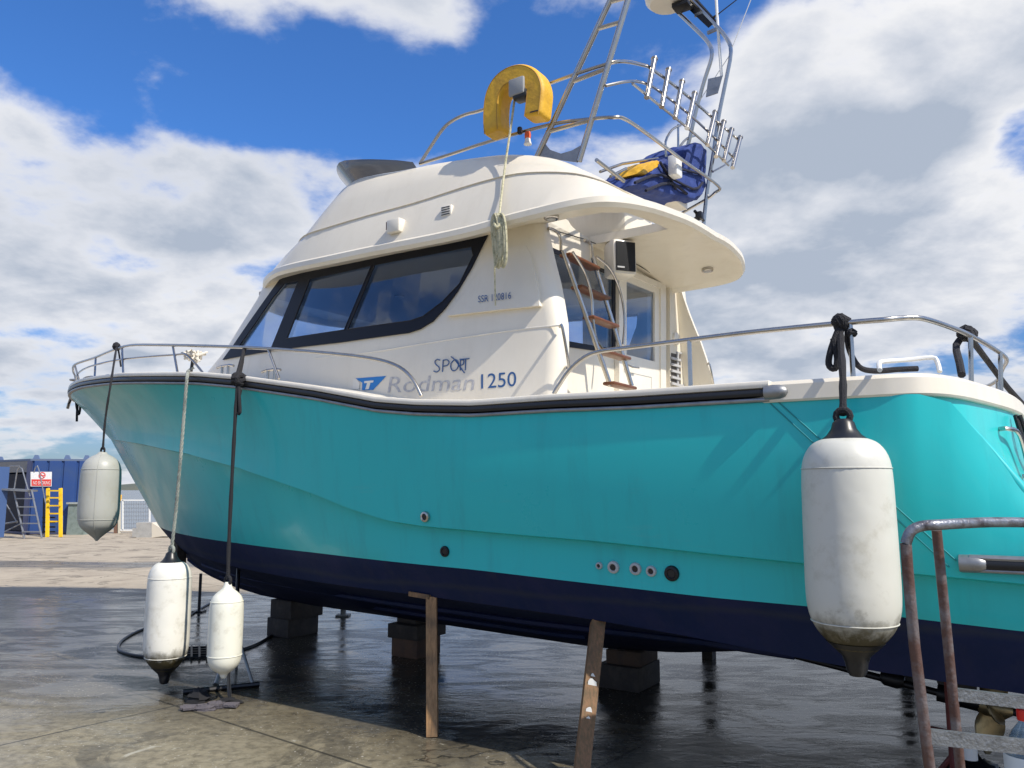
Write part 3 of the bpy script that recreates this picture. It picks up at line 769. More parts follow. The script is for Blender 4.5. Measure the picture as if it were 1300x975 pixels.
frameO = [(284, 457), (298, 438), (330, 392), (361, 349), (420, 334), (520, 314), (623, 293), (600, 340), (581.5, 371), (566, 392), (551, 408), (535, 418), (520, 423), (434, 435), (351, 445)]
glassO = [(300, 446), (326, 408), (360, 358), (470, 335), (606, 309), (600, 333), (585, 364), (563, 389), (540, 405), (523, 411), (440, 424), (346, 445)]
gpoly = pxpoly(glassO, cabS)
side_cut = extr([(a, -3, b_) for a, b_ in gpoly], (0, 6, 0))
# aft openings: saloon window and door pane
aw = [att(x, y, BK) for x, y in ((690, 316), (777, 351), (777, 444), (718, 434), (711, 408))]
dw = [att(x, y, BK) for x, y in ((791, 357), (828, 372), (828, 460), (791, 450))]
awc = extr([(BK - .4, p[1], p[2]) for p in aw], (.75, 0, 0)); dwc = extr([(BK - .4, p[1], p[2]) for p in dw], (.75, 0, 0))
recess = grid([[np.array((t_, s_ * (cabS(2.6, w_) - .13), w_)) for t_, s_ in ((1.9, 1), (BK, 1), (BK, -1), (1.9, -1))] for w_ in (2.04, 2.6, 3.1, 3.6)], close_u=True)
recess[1].extend([(0, 1, 2, 3), (15, 14, 13, 12)])
wsc = extr([(5.2, .86, 2.98), (5.2, -.86, 2.98), (5.2, -.80, 3.42), (5.2, .80, 3.42)], (3, 0, 0))
boolean(cabin, [recess, inner, side_cut, awc, dwc, wsc])
# black framed side windows, port and starboard
def frame_sheet(mirror): return patch([frameO, paneA, paneB, paneC], cabS, .004, .016, .10, mirror)
wf = obj('side_window', frame_sheet(False), wframe, boat, smooth=False)
for nm, pl in (('window_pane', paneA), ('window_pane', paneB), ('window_pane', paneC)):
    c_ = np.mean(np.array(pl), axis=0); big_ = [tuple(c_ + (np.array(q) - c_) * 1.0 + np.sign(np.array(q) - c_) * 1.5) for q in pl]
    obj(nm, patch([big_], cabS, -.006, -.002, .15), glass, wf, smooth=False)
wf2 = obj('side_window', frame_sheet(True), wframe, boat, smooth=False)
for pl in (paneA, paneB, paneC):
    c_ = np.mean(np.array(pl), axis=0); big_ = [tuple(c_ + (np.array(q) - c_) + np.sign(np.array(q) - c_) * 1.5) for q in pl]
    obj('window_pane', patch([big_], cabS, -.006, -.002, .15, True), glass, wf2, smooth=False)
obj('window_trim', join(*[tube([on(x, y, cabS) + np.array((0, .017, 0)) for x, y in pl + pl[:1]], .004, res=6) for pl in (paneB, paneC)]), darkm, wf)
def shellx(v_, w_):
    lo, hi = 4.5, 8.9
    for _ in range(40):
        m_ = (lo + hi) / 2
        if cabS(m_, w_) > abs(v_): lo = m_
        else: hi = m_
    return lo
rows = [[np.array((shellx(v_, w_) - .012, v_, w_)) for v_ in np.linspace(-.90, .90, 25)] for w_ in (2.95, 3.05, 3.15, 3.25, 3.35, 3.44)]
Vg, Fg = grid(rows); obj('windscreen', solidify(Vg, Fg, [(-.006, 0, 0)] * len(Vg)), glass, boat)
# inside: sole, dash, helm seat, blinds
obj('saloon_floor', extr([(BK + .1, 1.2, 2.14), (6.4, .9, 2.14), (6.4, -.9, 2.14), (BK + .1, -1.2, 2.14)], (0, 0, .02)), interior, boat, smooth=False)
ce = obj('saloon_ceiling', extr([(BK + .07, 1.25, 3.41), (6.0, 1.0, 3.44), (6.0, -1.0, 3.44), (BK + .07, -1.25, 3.41)], (0, 0, .03)), mat('headlining', (.50, .48, .46), .8), boat, smooth=False)
for x in (3.2, 4.0, 4.8): obj('ceiling_light', lathe([(.05, 0), (.05, .012), (.03, .014)], (x, .3, 3.395), 16), steel, ce)
hs = box((5.0, -.35, 2.5), (.5, .5, .12), bev=.04); hb = box((4.78, -.35, 2.78), (.1, .5, .5), bev=.04)
obj('helm_seat', join(hs, hb, lathe([(.05, 2.15), (.05, 2.45)], (5.0, -.35, 0), 12)), mat('seat_vinyl', (.09, .11, .14), .5), boat)
rows = [[np.array((3.1 + .012 * i, -1.1 + .03 * math.sin(i * 1.4), z_)) for i in range(40)] for z_ in (2.62, 3.34)]
obj('window_blind', grid(rows), mat('blind_cloth', (.20, .20, .20), .9), boat)
# mouldings on the cabin side
mp_ = [(570, 402), (592, 372), (612, 340), (625, 330), (640, 318), (655, 312), (668, 312), (680, 322), (692, 345), (700, 368), (703, 387), (640, 394)]
L2 = [(on(x, y, cabS)[0], on(x, y, cabS)[2]) for x, y in mp_]
def patch2(loop, amount, fv, step=.08):
    vs, fs = pgrid([loop], step); lo = min(q[1] for q in loop); P = [(t_, fv(t_, w_) - .01, w_) for t_, w_ in vs]
    return solidify(P, fs, [(0, .01 + amount * max(.12, min(1, 1 - (w_ - lo) / .42)) , 0) for t_, w_ in vs])
def cabT(t_, w_):
    return cabS(t_, w_)
obj('side_moulding', patch2([q if q[0] > tab(q[1]) + .11 else (tab(q[1]) + .11, q[1]) for q in L2], .035, cabT), gel, cabin, smooth=60)
for pts, r_ in (([(400, 455), (470, 447), (520, 439), (590, 428), (660, 418), (712, 413)], .006),):
    obj('moulding_line', tube([on(x, y, cabS) + np.array((0, -.001, 0)) for x, y in pts], r_, n=4, res=6), gelw, cabin)
# registration and name lettering
def letters(name, g, m_): return obj(name, g, m_, boat, smooth=False)
letters('registration_number', text_on('SSR 120816', 607, 384, 649, 379, 8.5, lambda t_, w_: cabS(t_, w_) + .034), navyi)
letters('name_lettering', text_on('1250', 611, 493.5, 655.5, 490, 18.5, cabS), navyi)
letters('name_lettering', text_on('Rodman', 492, 498.5, 601, 495, 20, cabS, slant=.18), greyl)
sp_strokes = [[(559, 457.5), (555.5, 456.5), (552.5, 459), (554, 463), (557.5, 466), (558, 470), (554.5, 472.5), (551, 471)],
              [(562, 472), (563, 457)], [(562.8, 457.5), (568, 457), (570.5, 460), (568, 464), (562.5, 465)],
              [(577, 457), (573.5, 460.5), (572.5, 466), (575, 470.5), (579, 470), (582, 465.5), (582, 460), (579.5, 457), (577, 457)],
              [(584.5, 470.5), (584.8, 456.5)], [(573, 453), (577, 456), (581, 461), (585, 467), (590, 473.5)], [(584.8, 457), (589, 457.5), (588.5, 462.5), (584.7, 464)],
              [(584, 456.5), (596, 455.5)], [(591.5, 456), (591, 470)]]
letters('sport_lettering', join(*[tube([on(x, y, cabS) + np.array((0, .004, 0)) for x, y in s_], .0042, n=3 if len(s_) > 2 else 0, res=5) for s_ in sp_strokes]), navyi)
fl_ = [[(452, 481), (490.5, 477.5), (475, 494), (465.5, 495), (468, 487), (472, 483), (463, 484), (459, 494.5), (455, 494)]]
letters('pennant_decal', patch([[(452, 480.5), (490.5, 477.5), (474, 495), (460, 495.5), (460.5, 486)]], cabS, .002, .005, .2), logo)
letters('pennant_letter', patch([[(448.5, 480.5), (453, 481), (457.5, 486), (456, 494.5), (448.5, 494)]], cabS, .003, .006, .2), gelw)
letters('pennant_letter', patch([[(463.5, 484), (475, 483), (474.5, 485.5), (471, 486), (469, 494), (464.5, 494.5), (467, 486.3), (463.2, 486.5)]], cabS, .0055, .008, .2), gelw)

# ---------------------------------------------------------------- aft face of the cabin
def aft(px, py, o_=0.0): p = att(px, py, BK - o_); return p
def aplate(pts, o0, o1): return extr([aft(x, y, o0) for x, y in pts], (-(o1 - o0), 0, 0))
def ring(outer, inner_, o0, o1):
    A = [(aft(x, y)[1], aft(x, y)[2]) for x, y in outer]; B = [(aft(x, y)[1], aft(x, y)[2]) for x, y in inner_]
    vs, fs = pgrid([A, B], .5); return solidify([(BK - o0, a, b_) for a, b_ in vs], fs, [(-(o1 - o0), 0, 0)] * len(vs))
swf = obj('aft_window', ring([(686, 309), (780, 348), (780, 449), (716, 440), (707, 408)], [(690.5, 317), (776, 351), (776, 443), (719, 433), (712, 408)], .002, .012), wframe, boat, smooth=False)
obj('window_pane', aplate([(690, 316), (777, 350.5), (777, 444), (718, 434), (711, 408)], -.012, -.006), glass, swf, smooth=False)
door = obj('cabin_door', ring([(785, 346), (834, 366), (834, 500), (785, 500)], [(791.5, 357.5), (827.5, 372), (827.5, 459.5), (791.5, 450.5)], .004, .03), gelw, boat, smooth=False)
obj('door_frame', ring([(780, 338), (840, 362), (840, 502), (780, 502)], [(785.6, 347), (833.4, 367), (833.4, 500.5), (785.6, 500.5)], .002, .045), gelw, boat, smooth=False)
obj('door_pane', aplate([(791, 357), (828, 371.5), (828, 460), (791, 450)], .008, .014), glass, door, smooth=False)
obj('door_handle', tube([aft(797, 463, .03), aft(797, 463, .075), aft(803, 466, .08), aft(811, 467, .08)], .008, res=8), steel, door)
obj('door_panel_line', tube([aft(796, 472, .032), aft(827, 479, .032), aft(827, 500, .032)], .0025, res=5), grey, door)
# starboard wing of the bulkhead with louvre, round vent and handle
wg = obj('bulkhead_pillar', extr([aft(x, y) for x, y in ((843, 359), (862, 367), (866, 400), (868, 495), (843, 495))], (-.06, 0, 0)), gel, boat, smooth=False)
for i in range(5):
    y0 = 450 + i * 8
    obj('louvre_blade', join(bar(aft(852.5, y0 + 4.5, .075), aft(863.5, y0 + 7.5, .075), .02, .022), ), grey, wg)
obj('louvre_frame', ring([(851, 447), (865, 450), (865, 492), (851, 490)], [(853, 449.5), (863, 451.5), (863, 490), (853, 488)], .06, .072), grey, wg, smooth=False)
obj('louvre_well', aplate([(852, 448), (864, 451), (864, 491), (852, 489)], .0605, .063), interior, wg, smooth=False)
obj('round_vent', lathe([(.062, 0), (.062, .02), (.045, .032), (.001, .034)], aft(857, 430, .06), 24, d=(-1, 0, 0)), gelw, wg)
# grab rails beside the openings
obj('grab_rail', tube([att(712, 415, 2.31), att(711, 415, 2.25), att(714, 416, 2.22), att(722, 464, 2.22), att(719, 466, 2.25), att(719, 466, 2.31)], .010, n=3, res=8), steel, boat)
obj('grab_rail', tube([att(898, 463, 2.3), att(901, 463, 2.22), att(906, 490, 2.22), att(905, 495, 2.3)], .009, n=3, res=8), steel, boat)
# speaker
sc_ = att(787, 330, 2.42)
SR = rad(-38)
spk = obj('speaker', box(sc_, (.20, .21, .29), rz=SR, bev=.035), gelw, boat)
fd = np.array((-math.cos(SR), -math.sin(SR), 0))
obj('speaker_grille', box(sc_ + fd * .103, (.012, .165, .235), rz=SR, bev=.004), grill, spk)
sdv = np.array((-fd[1], fd[0], 0))
obj('speaker_badge', box(sc_ + fd * .110 - sdv * .045 + np.array((0, 0, -.09)), (.004, .06, .012), rz=SR), grey, spk, smooth=False)
obj('speaker_bracket', bar(sc_ + np.array((0, 0, .12)), sc_ + np.array((.02, 0, .25)), .05, .012, (1, 0, 0)), alu, spk)
# ---------------------------------------------------------------- flybridge shell
def crown(v_, vm=1.6): return .15 * (1 - min(1, (v_ / vm) ** 2)) + .04 * (vm - v_) * .5
# port half of the plan loops, bow centre to stern centre: (t, v, w) for lip, crease, top
Lp = [(6.36, 0, 3.52), (6.30, .45, 3.51), (6.10, .82, 3.49), (5.78, 1.12, 3.465), (5.36, 1.35, 3.44), (5.0, 1.47, 3.405), (4.5, 1.55, 3.365), (3.9, 1.59, 3.34), (3.3, 1.61, 3.315), (2.9, 1.62, 3.31), (2.66, 1.62, 3.325), (2.4, 1.62, 3.33), (2.15, 1.61, 3.335), (1.98, 1.55, 3.345), (1.88, 1.42, 3.36), (1.82, 1.2, 3.39), (1.79, .9, 3.43), (1.77, .45, 3.48), (1.765, 0, 3.50)]
Mp = [(5.72, 0, 3.84), (5.68, .42, 3.83), (5.54, .8, 3.80), (5.30, 1.12, 3.77), (4.95, 1.36, 3.74), (4.6, 1.42, 3.73), (4.1, 1.445, 3.73), (3.6, 1.45, 3.73), (3.15, 1.46, 3.745), (2.9, 1.46, 3.75), (2.66, 1.46, 3.74), (2.42, 1.45, 3.70), (2.2, 1.44, 3.64), (2.05, 1.38, 3.58), (1.97, 1.28, 3.54), (1.91, 1.1, 3.51), (1.87, .85, 3.52), (1.84, .45, 3.55), (1.83, 0, 3.56)]
Up = [(5.02, 0, 4.24), (5.0, .4, 4.24), (4.92, .75, 4.23), (4.77, 1.0, 4.22), (4.54, 1.20, 4.20), (4.25, 1.26, 4.165), (3.9, 1.28, 4.12), (3.5, 1.29, 4.085), (3.1, 1.28, 4.04), (2.88, 1.29, 4.0), (2.66, 1.29, 3.94), (2.45, 1.29, 3.86), (2.27, 1.28, 3.76), (2.14, 1.24, 3.67), (2.05, 1.16, 3.60), (1.98, 1.02, 3.57), (1.93, .8, 3.565), (1.90, .42, 3.59), (1.89, 0, 3.60)]
STB = .74
def full(P, n=3):
    q = [np.array(x, float) for x in catmull(P, n)]
    for x in q: x[1] = max(x[1], 0)
    st = [np.array((x[0], -x[1] * STB, x[2] + (.11 if x[0] < 3 else .11 * max(0, (4 - x[0]))) * min(1, x[1]))) for x in q[::-1][1:-1]]
    return q + st
FL, FM, FU = full(Lp), full(Mp), full(Up)
cen = np.array((3.6, 0, 0))
def inset(loop, d_, dw=0.0):
    m_ = len(loop); o_ = []
    for i in range(m_):
        tn = loop[(i + 1) % m_] - loop[i - 1]; nv = np.array((tn[1], -tn[0], 0)); nv /= np.linalg.norm(nv) + 1e-9
        if nv @ (loop[i] - cen) > 0: nv = -nv
        o_.append(loop[i] + nv * d_ + np.array((0, 0, dw)))
    return o_
def shrink(loop, s_, wf_): 
    o_ = []
    for p in loop:
        q = cen + (p - cen) * s_; q[2] = wf_(p, q, s_); o_.append(q)
    return o_
base = [np.array(p) for p in FL]
under = lambda p, q, s_: p[2] + .02 + (3.50 - p[2]) * (1 - s_ ** 2)
L0 = inset(FL, .05, .012); L1 = inset(FL, .012, -.004); L2_ = inset(FL, -.008, .022); L3 = inset(FL, -.006, .062); L4 = inset(FL, .028, .086)
def lerpl(A, B, s_): return [a + (b_ - a) * s_ for a, b_ in zip(A, B)]
# sides bulge a little between the mouldings
mid1 = lerpl(L4, FM, .5); mid1 = inset(mid1, -.012); Mi = inset(FM, .016, .020); Mo = inset(FM, -.010, .006); mid2 = inset(lerpl(FM, FU, .5), -.02)
mid3 = inset(lerpl(FM, FU, .85), -.028)
top1 = inset(FU, .03, .012); top2 = inset(FU, .07, .0)
floorw = 3.60
low = [np.array((p[0], p[1], min(p[2] - .02, 3.62))) for p in inset(FU, .10)]
rings = [shrink(FL, .02, under), shrink(FL, .45, under), shrink(FL, .8, under), shrink(FL, .94, lambda p, q, s_: p[2] + .03), L0, L1, L2_, L3, L4, mid1, FM, Mo, Mi, mid2, mid3, FU, top1, top2, low,
         [np.array((cen[0] + (p[0] - cen[0]) * .02, p[1] * .02, 3.60)) for p in FL]]
fly = obj('flybridge', closed_loft(rings), gel, boat, smooth=30)
hc = [atw(x, y, 3.42) for x, y in ((753, 291), (832, 281), (800, 267.5), (714, 289))]
hatch = [(BK + .0, .42, 0), (1.98, .42, 0), (1.98, 1.16, 0), (2.10, 1.27, 0), (BK + .0, 1.27, 0)]
boolean(fly, [extr([(a, b_, 3.2) for a, b_, _ in hatch], (0, 0, .75))])
obj('flybridge_bench', box((2.72, .12, 3.78), (.75, .55, .42), bev=.04), gel, boat)
obj('bench_rail', join(tube([(2.36, .30, 3.6), (2.36, .30, 4.0)], .014), tube([(2.36, .24, 3.6), (2.36, .24, 4.0)], .014)), steel, boat)
# locker by the hatch, seen through the opening
obj('flybridge_locker', box((BK + .35, 1.0, 3.78), (.5, .42, .36), bev=.04), gelw, boat)
# deckhead seam and lamps
obj('deckhead_seam', tube([aft(x, y, .06) for x, y in ((677, 287), (702, 292), (740, 303), (774, 316), (816, 340), (842, 357), (860, 366))], .004, res=5), darkm, fly)
for px, py in ((898, 343), (700, 276)):
    p = None; r_ = rayB(px, py); w_ = 3.50 if px > 800 else 3.36
    p = atw(px, py, w_)
    dl = obj('deckhead_lamp', lathe([(.045, -.014), (.052, -.008), (.052, .03)], p, 20), steel, boat)
    obj('lamp_lens', lathe([(.03, -.017), (.03, -.01)], p, 16), grey, dl)
# front step light box, vent and small eyelet
def flyS(t_, w_):
    P = [p for p in FL[:len(Lp) * 3]]; f_ = lambda A: float(np.interp(-t_, [-p[0] for p in A], [p[1] for p in A]))
    h_ = lambda A: float(np.interp(-t_, [-p[0] for p in A], [p[2] for p in A])); n_ = (len(Lp) - 1) * 3 + 1
    a, b_, c_ = FL[:n_], FM[:n_], FU[:n_]
    W3 = [h_(a), h_(b_), h_(c_)]; V3 = [f_(a), f_(b_), f_(c_)]
    return float(np.interp(w_, W3, V3))
p = on(506, 289, flyS); nb = obj('nav_light_box', box(p + np.array((0, .02, 0)), (.13, .10, .11), bev=.015), gelw, boat)
obj('nav_light_lens', box(p + np.array((.06, .035, .01)), (.03, .05, .06)), mat('amber_lens', (.12, .05, .03), .3), nb)
p = on(569, 269, flyS); vb = obj('side_vent', box(p + np.array((0, .01, 0)), (.10, .04, .085), bev=.012), gelw, boat)
for i in range(4): obj('vent_slot', box(p + np.array((0, .031, -.027 + .018 * i)), (.075, .004, .006)), darkm, vb)
# smoked wind deflector on the front coaming
n_ = (len(Up) - 1) * 3 + 1
half = FU[:20]; arc = [np.array((p[0], -p[1] * STB, p[2])) for p in half[::-1][:-1]] + half
def dfl(p):
    k_ = min(1, max(0, (p[0] - 3.75) / .75)) ** .6
    return p + np.array((.13 * k_, .05 * np.sign(p[1]) * min(1, abs(p[1])) * k_, .035 + .15 * k_))
r0 = [p + np.array((-.02, 0, .0)) for p in arc]; r1 = [dfl(p) for p in arc]
Vd, Fd = grid([r0, lerpl(r0, r1, .5), r1]); Vd, Fd = solidify(Vd, Fd, [(-.006, 0, .002)] * len(Vd))
obj('wind_deflector', (Vd, Fd), perspex, boat)

# ---------------------------------------------------------------- stainless rails
def pv(pts, v_): return [atv(x, y, v_) for x, y in pts]
def ptt(pts, t_): return [att(x, y, t_) for x, y in pts]
def rail(name, pts, r_=.0125, n=4, parent=None, m_=None): return obj(name, tube(pts, r_, n=n, res=10), m_ or steel, parent or boat)
# bow rail: port side placed on the deck edge, then round the stem and back to starboard
def deckv(dv): return lambda t_, w_: bG(t_) - dv if t_ < TT else 0
portrail = [on(x, y, deckv(.12)) for x, y in ((535, 503), (524, 482), (508, 467), (485, 458), (450, 452), (400, 447), (355, 443.5), (310, 441), (250, 439), (200, 438), (165, 438.5))]
tE = portrail[-1][0]; hE = portrail[-1][2]
fwd = [(x, max(bG(x) - .12 + (.10 if x > 9 else 0), .0), hE + (x - tE) * .035) for x in (7.6, 8.4, 9.2, 9.9, 10.5, 10.9)] + [(11.12, .18, hE + (11.1 - tE) * .035)]
P_ = portrail + [np.array(q) for q in fwd]
starb = [np.array((q[0], -q[1], q[2])) for q in P_[::-1]]
br_ = obj('bow_rail', tube(P_ + starb, .0135, n=4, res=10), steel, boat)
def railz(t_): return float(np.interp(t_, [p[0] for p in P_], [p[2] for p in P_]))
for tt_ in (4.75, 6.15, 7.3, 8.3, 9.3, 10.2, 10.9):
    for sg in (1, -1):
        b0 = max(bG(tt_ + .15) - .10, .02); b1 = max(float(np.interp(tt_, [p[0] for p in P_], [p[1] for p in P_])), .02)
        obj('rail_post', tube([(tt_ - .18 if tt_ < 10.8 else tt_, sg * (bG(tt_ - .18) - .09 if tt_ < 10.8 else .2), hG(tt_) + .08), (tt_, sg * b1, railz(tt_))], .011, res=8), steel, br_)
for sg in (1, -1):
    q = [(5.55, bG(5.55) - .09, hG(5.55) + .09), (5.85, bG(5.85) - .11, (hG(5.85) + railz(5.85)) / 2 + .08), (6.1, bG(6.1) - .12, (hG(6.1) + railz(6.1)) / 2 + .09), (7.3, bG(7.3) - .12, (hG(7.3) + railz(7.3)) / 2 + .07)] + [(x, max(bG(x) - .06, .1), (hG(x) + railz(x)) / 2 + .06) for x in (8.3, 9.3, 10.2, 10.8)]
    obj('mid_rail', tube([(a, sg * b_, c_) for a, b_, c_ in q], .010, n=3, res=8), steel, br_)
# anchor roller and windlass at the stem
obj('anchor_roller', join(box((11.1, 0, 2.93), (.55, .16, .05), bev=.01), tube([(11.25, .07, 2.93), (11.3, .07, 3.06), (11.15, .07, 3.1)], .012), tube([(11.25, -.07, 2.93), (11.3, -.07, 3.06), (11.15, -.07, 3.1)], .012), tube([(11.2, -.08, 3.0), (11.2, .08, 3.0)], .035)), steel, boat)
obj('anchor_shank', tube([(11.5, 0, 2.72), (11.3, 0, 2.98), (10.6, 0, 3.0)], .022, n=3), steel, boat)
obj('windlass', join(box((10.2, 0, 2.95), (.3, .22, .14), bev=.03), lathe([(.07, 0), (.05, .03), (.05, .08), (.07, .1)], (10.2, 0, 3.0), 18)), steel, boat)
# mooring cleats at the deck edge
for tt_ in (5.35, 4.75, 8.9):
    for sg in (1, -1):
        c0 = np.array((tt_, sg * (bG(tt_) - .16), hG(tt_) + .13))
        obj('deck_cleat', join(tube([c0 + np.array((-.11, 0, .035)), c0 + np.array((-.05, 0, .045)), c0 + np.array((.05, 0, .045)), c0 + np.array((.11, 0, .035))], .011), tube([c0 + np.array((-.04, 0, -.05)), c0 + np.array((-.04, 0, .045))], .011), tube([c0 + np.array((.04, 0, -.05)), c0 + np.array((.04, 0, .045))], .011)), steel, boat)
# cockpit rail, port side then across the stern
cr_ = pv([(703, 500), (709, 490), (722, 471), (740, 455), (760, 446.5), (800, 441), (870, 432), (960, 421), (1060, 411), (1120, 406)], 1.80) + [atw(x, y, 2.375) for x, y in ((1150, 403.5), (1172, 404.5), (1200, 413), (1232, 426))]
last = cr_[-1]
cr_ += [np.array((-.06, .45, last[2])), np.array((-.10, 0, last[2])), np.array((-.06, -.45, last[2])), np.array((.0, -1.1, last[2])), np.array((.12, -1.55, last[2])), np.array((.3, -1.75, last[2])), np.array((1.2, -1.8, last[2])), np.array((1.9, -1.8, last[2] - .02)), np.array((2.15, -1.8, 2.12))]
ck = obj('cockpit_rail', tube(cr_, .0135, n=4, res=10), steel, boat)
for x, y0, y1, v_ in ((875, 432, 487, 1.80), (1079, 409, 478, 1.80)): 
    a = atv(x, y0, v_); obj('rail_post', tube([a, (a[0], a[1], 2.08)], .0125, res=8), steel, ck)
for q in (last, np.array((-.08, .35, last[2])), np.array((.0, -1.1, last[2])), np.array((.9, -1.8, last[2]))): obj('rail_post', tube([q, (q[0] + .015, q[1], 2.08)], .0125, res=8), steel, ck)
# white hoop on the coaming inside the rail
wh = [atw(x, y, z_) for x, y, z_ in ((1117, 470, 2.10), (1116, 462, 2.14), (1121, 459, 2.155), (1150, 457, 2.165), (1183, 454, 2.175), (1190, 460, 2.15), (1193, 472, 2.10))]
obj('white_hoop', tube([np.array((p[0] + .10, p[1] - .12, p[2])) if False else p for p in wh], .011, n=3), white, boat)

# flybridge rails
VR = 1.2
fr = obj('flybridge_rail', tube(pv([(533, 208), (545, 189), (562, 164), (575, 153), (592, 145), (617, 138), (700, 105), (765, 83)], VR) + ptt([(792, 78), (822, 84)], 2.0), .0135, n=4), steel, boat)
lowr = pv([(533, 208), (575, 195), (620, 180), (700, 158), (750, 151), (778, 149)], VR) + ptt([(795, 152), (830, 176), (870, 206), (912, 236)], 2.0)
e_ = lowr[-1]; lowr += [e_ + np.array((.06, -.07, -.03)), e_ + np.array((.2, -.10, -.08)), e_ + np.array((.7, -.10, -.22)), e_ + np.array((1.6, -.05, -.3))]
obj('lower_rail', tube(lowr, .0135, n=4), steel, fr)
rk = obj('rod_rack', join(tube([atv(769, 109, 1.2)] + ptt([(800, 103), (822, 107), (840, 118), (876, 146), (905, 173), (932, 201)], 2.0), .011, n=3),
                          tube(ptt([(822, 84), (850, 104), (880, 128), (905, 150), (938, 178)], 2.0), .0125, n=3),
                          tube(ptt([(803, 106), (830, 128), (870, 160), (900, 186), (925, 210)], 1.98), .010, n=3),
                          tube([att(938, 178, 2.0), att(934, 202, 2.0) + np.array((.05, 0, 0)), att(905, 218, 2.05)], .010, n=3)), steel, boat)
for (x0, y0, x1, y1) in ((831, 74, 821, 124), (849, 88, 840, 136), (866, 103, 857, 150), (882, 118, 872, 163), (908, 142, 898, 184), (919, 154, 909, 199), (929, 164, 919, 204), (940, 174, 930, 213)):
    a, b_ = att(x0, y0, 1.97), att(x1, y1, 1.97); d_ = b_ - a
    obj('rod_holder', tube([a, a + d_ * .03, a + d_ * .04, b_], [.026, .026, .021, .021], res=12), steel, rk)
# mast arch: port ladder frame, starboard legs and head platform
def q2(a, b_, s_): return a + (b_ - a) * s_
mA = [atv(678, 197, 1.2), atv(775, 0, 1.2), atv(800, -50, 1.2)]; mB = [atv(735, 205, 1.2), atv(797, 0, 1.2), atv(818, -70, 1.2)]
mA = [p + np.array((0, 0, -.06)) if i == 0 else p for i, p in enumerate(mA)]
mast = obj('mast_arch', join(tube(mA, .021, res=10), tube(mB, .021, res=10)), steel, boat)
for ya, yb, xa, xb in ((37, 28, 757, 788), (105, 87, 724, 770), (168, 152, 694, 751), (3, -4, 773, 798)):
    obj('mast_rung', tube([atv(xa, ya, 1.2), atv(xb, yb, 1.2)], .016, res=8), steel, mast)
gus = [atv(x, y, 1.2) for x, y in ((690, 180), (698, 190), (712, 195), (726, 191), (738, 184), (733, 206), (681, 199))]
obj('mast_gusset', extr(gus, (0, -.008, 0)), alu, mast, smooth=False)
sA = pv([(893, 287), (898, 240), (905, 200), (912, 150), (921, 105), (928, 66), (922, 48), (905, 28), (880, 2), (862, -18)], -.9)
sB = pv([(868, 205), (877, 170), (885, 135), (895, 100), (903, 75), (903, 62), (896, 50), (880, 34), (850, 5), (832, -14)], -.9)
obj('mast_leg', tube(sA, .019, n=3), steel, mast); obj('mast_leg', tube(sB, .019, n=3), steel, mast)
for (a, b_) in (((898, 42), (912, 36)), ((882, 20), (894, 15)), ((868, 5), (880, -1))):
    obj('mast_rung', bar(atv(*a, -.9), atv(*b_, -.9), .02, .03), alu, mast)
pl_ = [atv(x, y, -.9) for x, y in ((900, 40), (910, 32), (876, -6), (862, 4))]
obj('head_tray', extr([p + np.array((0, .01, .03)) for p in pl_], (0, -.02, .02)), darkm, mast, smooth=False)
obj('mast_plate', extr([atv(x, y, -.88) for x, y in ((899, 100), (917, 96), (911, 118), (896, 123))], (0, -.01, 0)), alu, mast, smooth=False)
obj('radar_dome', lathe([(.05, -.02), (.17, -.02), (.21, .02), (.22, .07), (.21, .13), (.15, .19), (.03, .22)], atv(848, 3, -.75), 28), gelw, boat)
rd = atv(866, 8, -.8); obj('radar_bracket', box(rd, (.16, .14, .05), bev=.01), darkm, mast)
obj('aerial', tube([atv(916, 97, -.9), atv(911, 30, -.9), atv(907, -40, -.9)], .014, res=8), white, boat)
obj('stay_wire', tube([atv(888, 128, -.9), atv(925, 72, -.9), atv(955, -5, -.9)], .004, res=5), white, boat)
obj('aerial_cable', tube([atv(906, 22, -.9), atv(913, 17, -.9), atv(940, -4, -.9)], [.014, .006, .005], res=6), black, boat)
obj('rear_hoop', join(tube(ptt([(846, 200), (845, 180), (853, 165), (864, 159)], 2.3), .011, n=3), tube(ptt([(860, 200), (862, 188), (872, 176), (884, 172)], 2.3), .011, n=3), tube(ptt([(861, 158), (861, 195)], 2.3), .011)), steel, boat)
obj('tow_post', join(tube(ptt([(757, 203), (792, 230)], 2.15), .014), tube(ptt([(762, 218), (790, 208), (835, 201)], 2.25), .011), tube(ptt([(775, 224), (795, 214)], 2.2), .011)), steel, boat)
obj('roof_cleat', join(tube(ptt([(876, 285), (890, 272)], 1.8), .018), box(att(888, 274, 1.78), (.05, .06, .06), bev=.01), tube(ptt([(882, 268), (893, 280)], 1.8), .012)), darkm, boat)
# cockpit ladder
lad_t = 1.98
ld = obj('flybridge_ladder', join(tube([att(715, 318, 2.50), att(775, 490, 2.30)], .018, res=10), tube([att(753, 328, 2.50), att(802, 490, 2.30)], .018, res=10)), steel, boat)
for (x0, y0, x1, y1, s_) in ((715, 322, 757, 330, 2.49), (730, 363, 770, 372, 2.44), (745, 402, 781, 411, 2.39), (759, 445, 796, 453, 2.34), (771, 486, 803, 492, 2.30)):
    a, b_ = att(x0, y0, s_), att(x1, y1, s_); b_ = np.array((b_[0], b_[1], a[2]))
    m_ = (a + b_) / 2; w_ = abs(a[1] - b_[1]); obj('ladder_tread', box(m_, (.10, w_ * .92, .026), bev=.012), teak, ld)
for p_ in (((712, 318), (711, 300), (703, 292), (696, 290)), ((752, 328), (750, 310), (742, 305))):
    obj('ladder_hoop', tube([att(x, y, 2.51) for x, y in p_], .012, n=4), steel, ld)
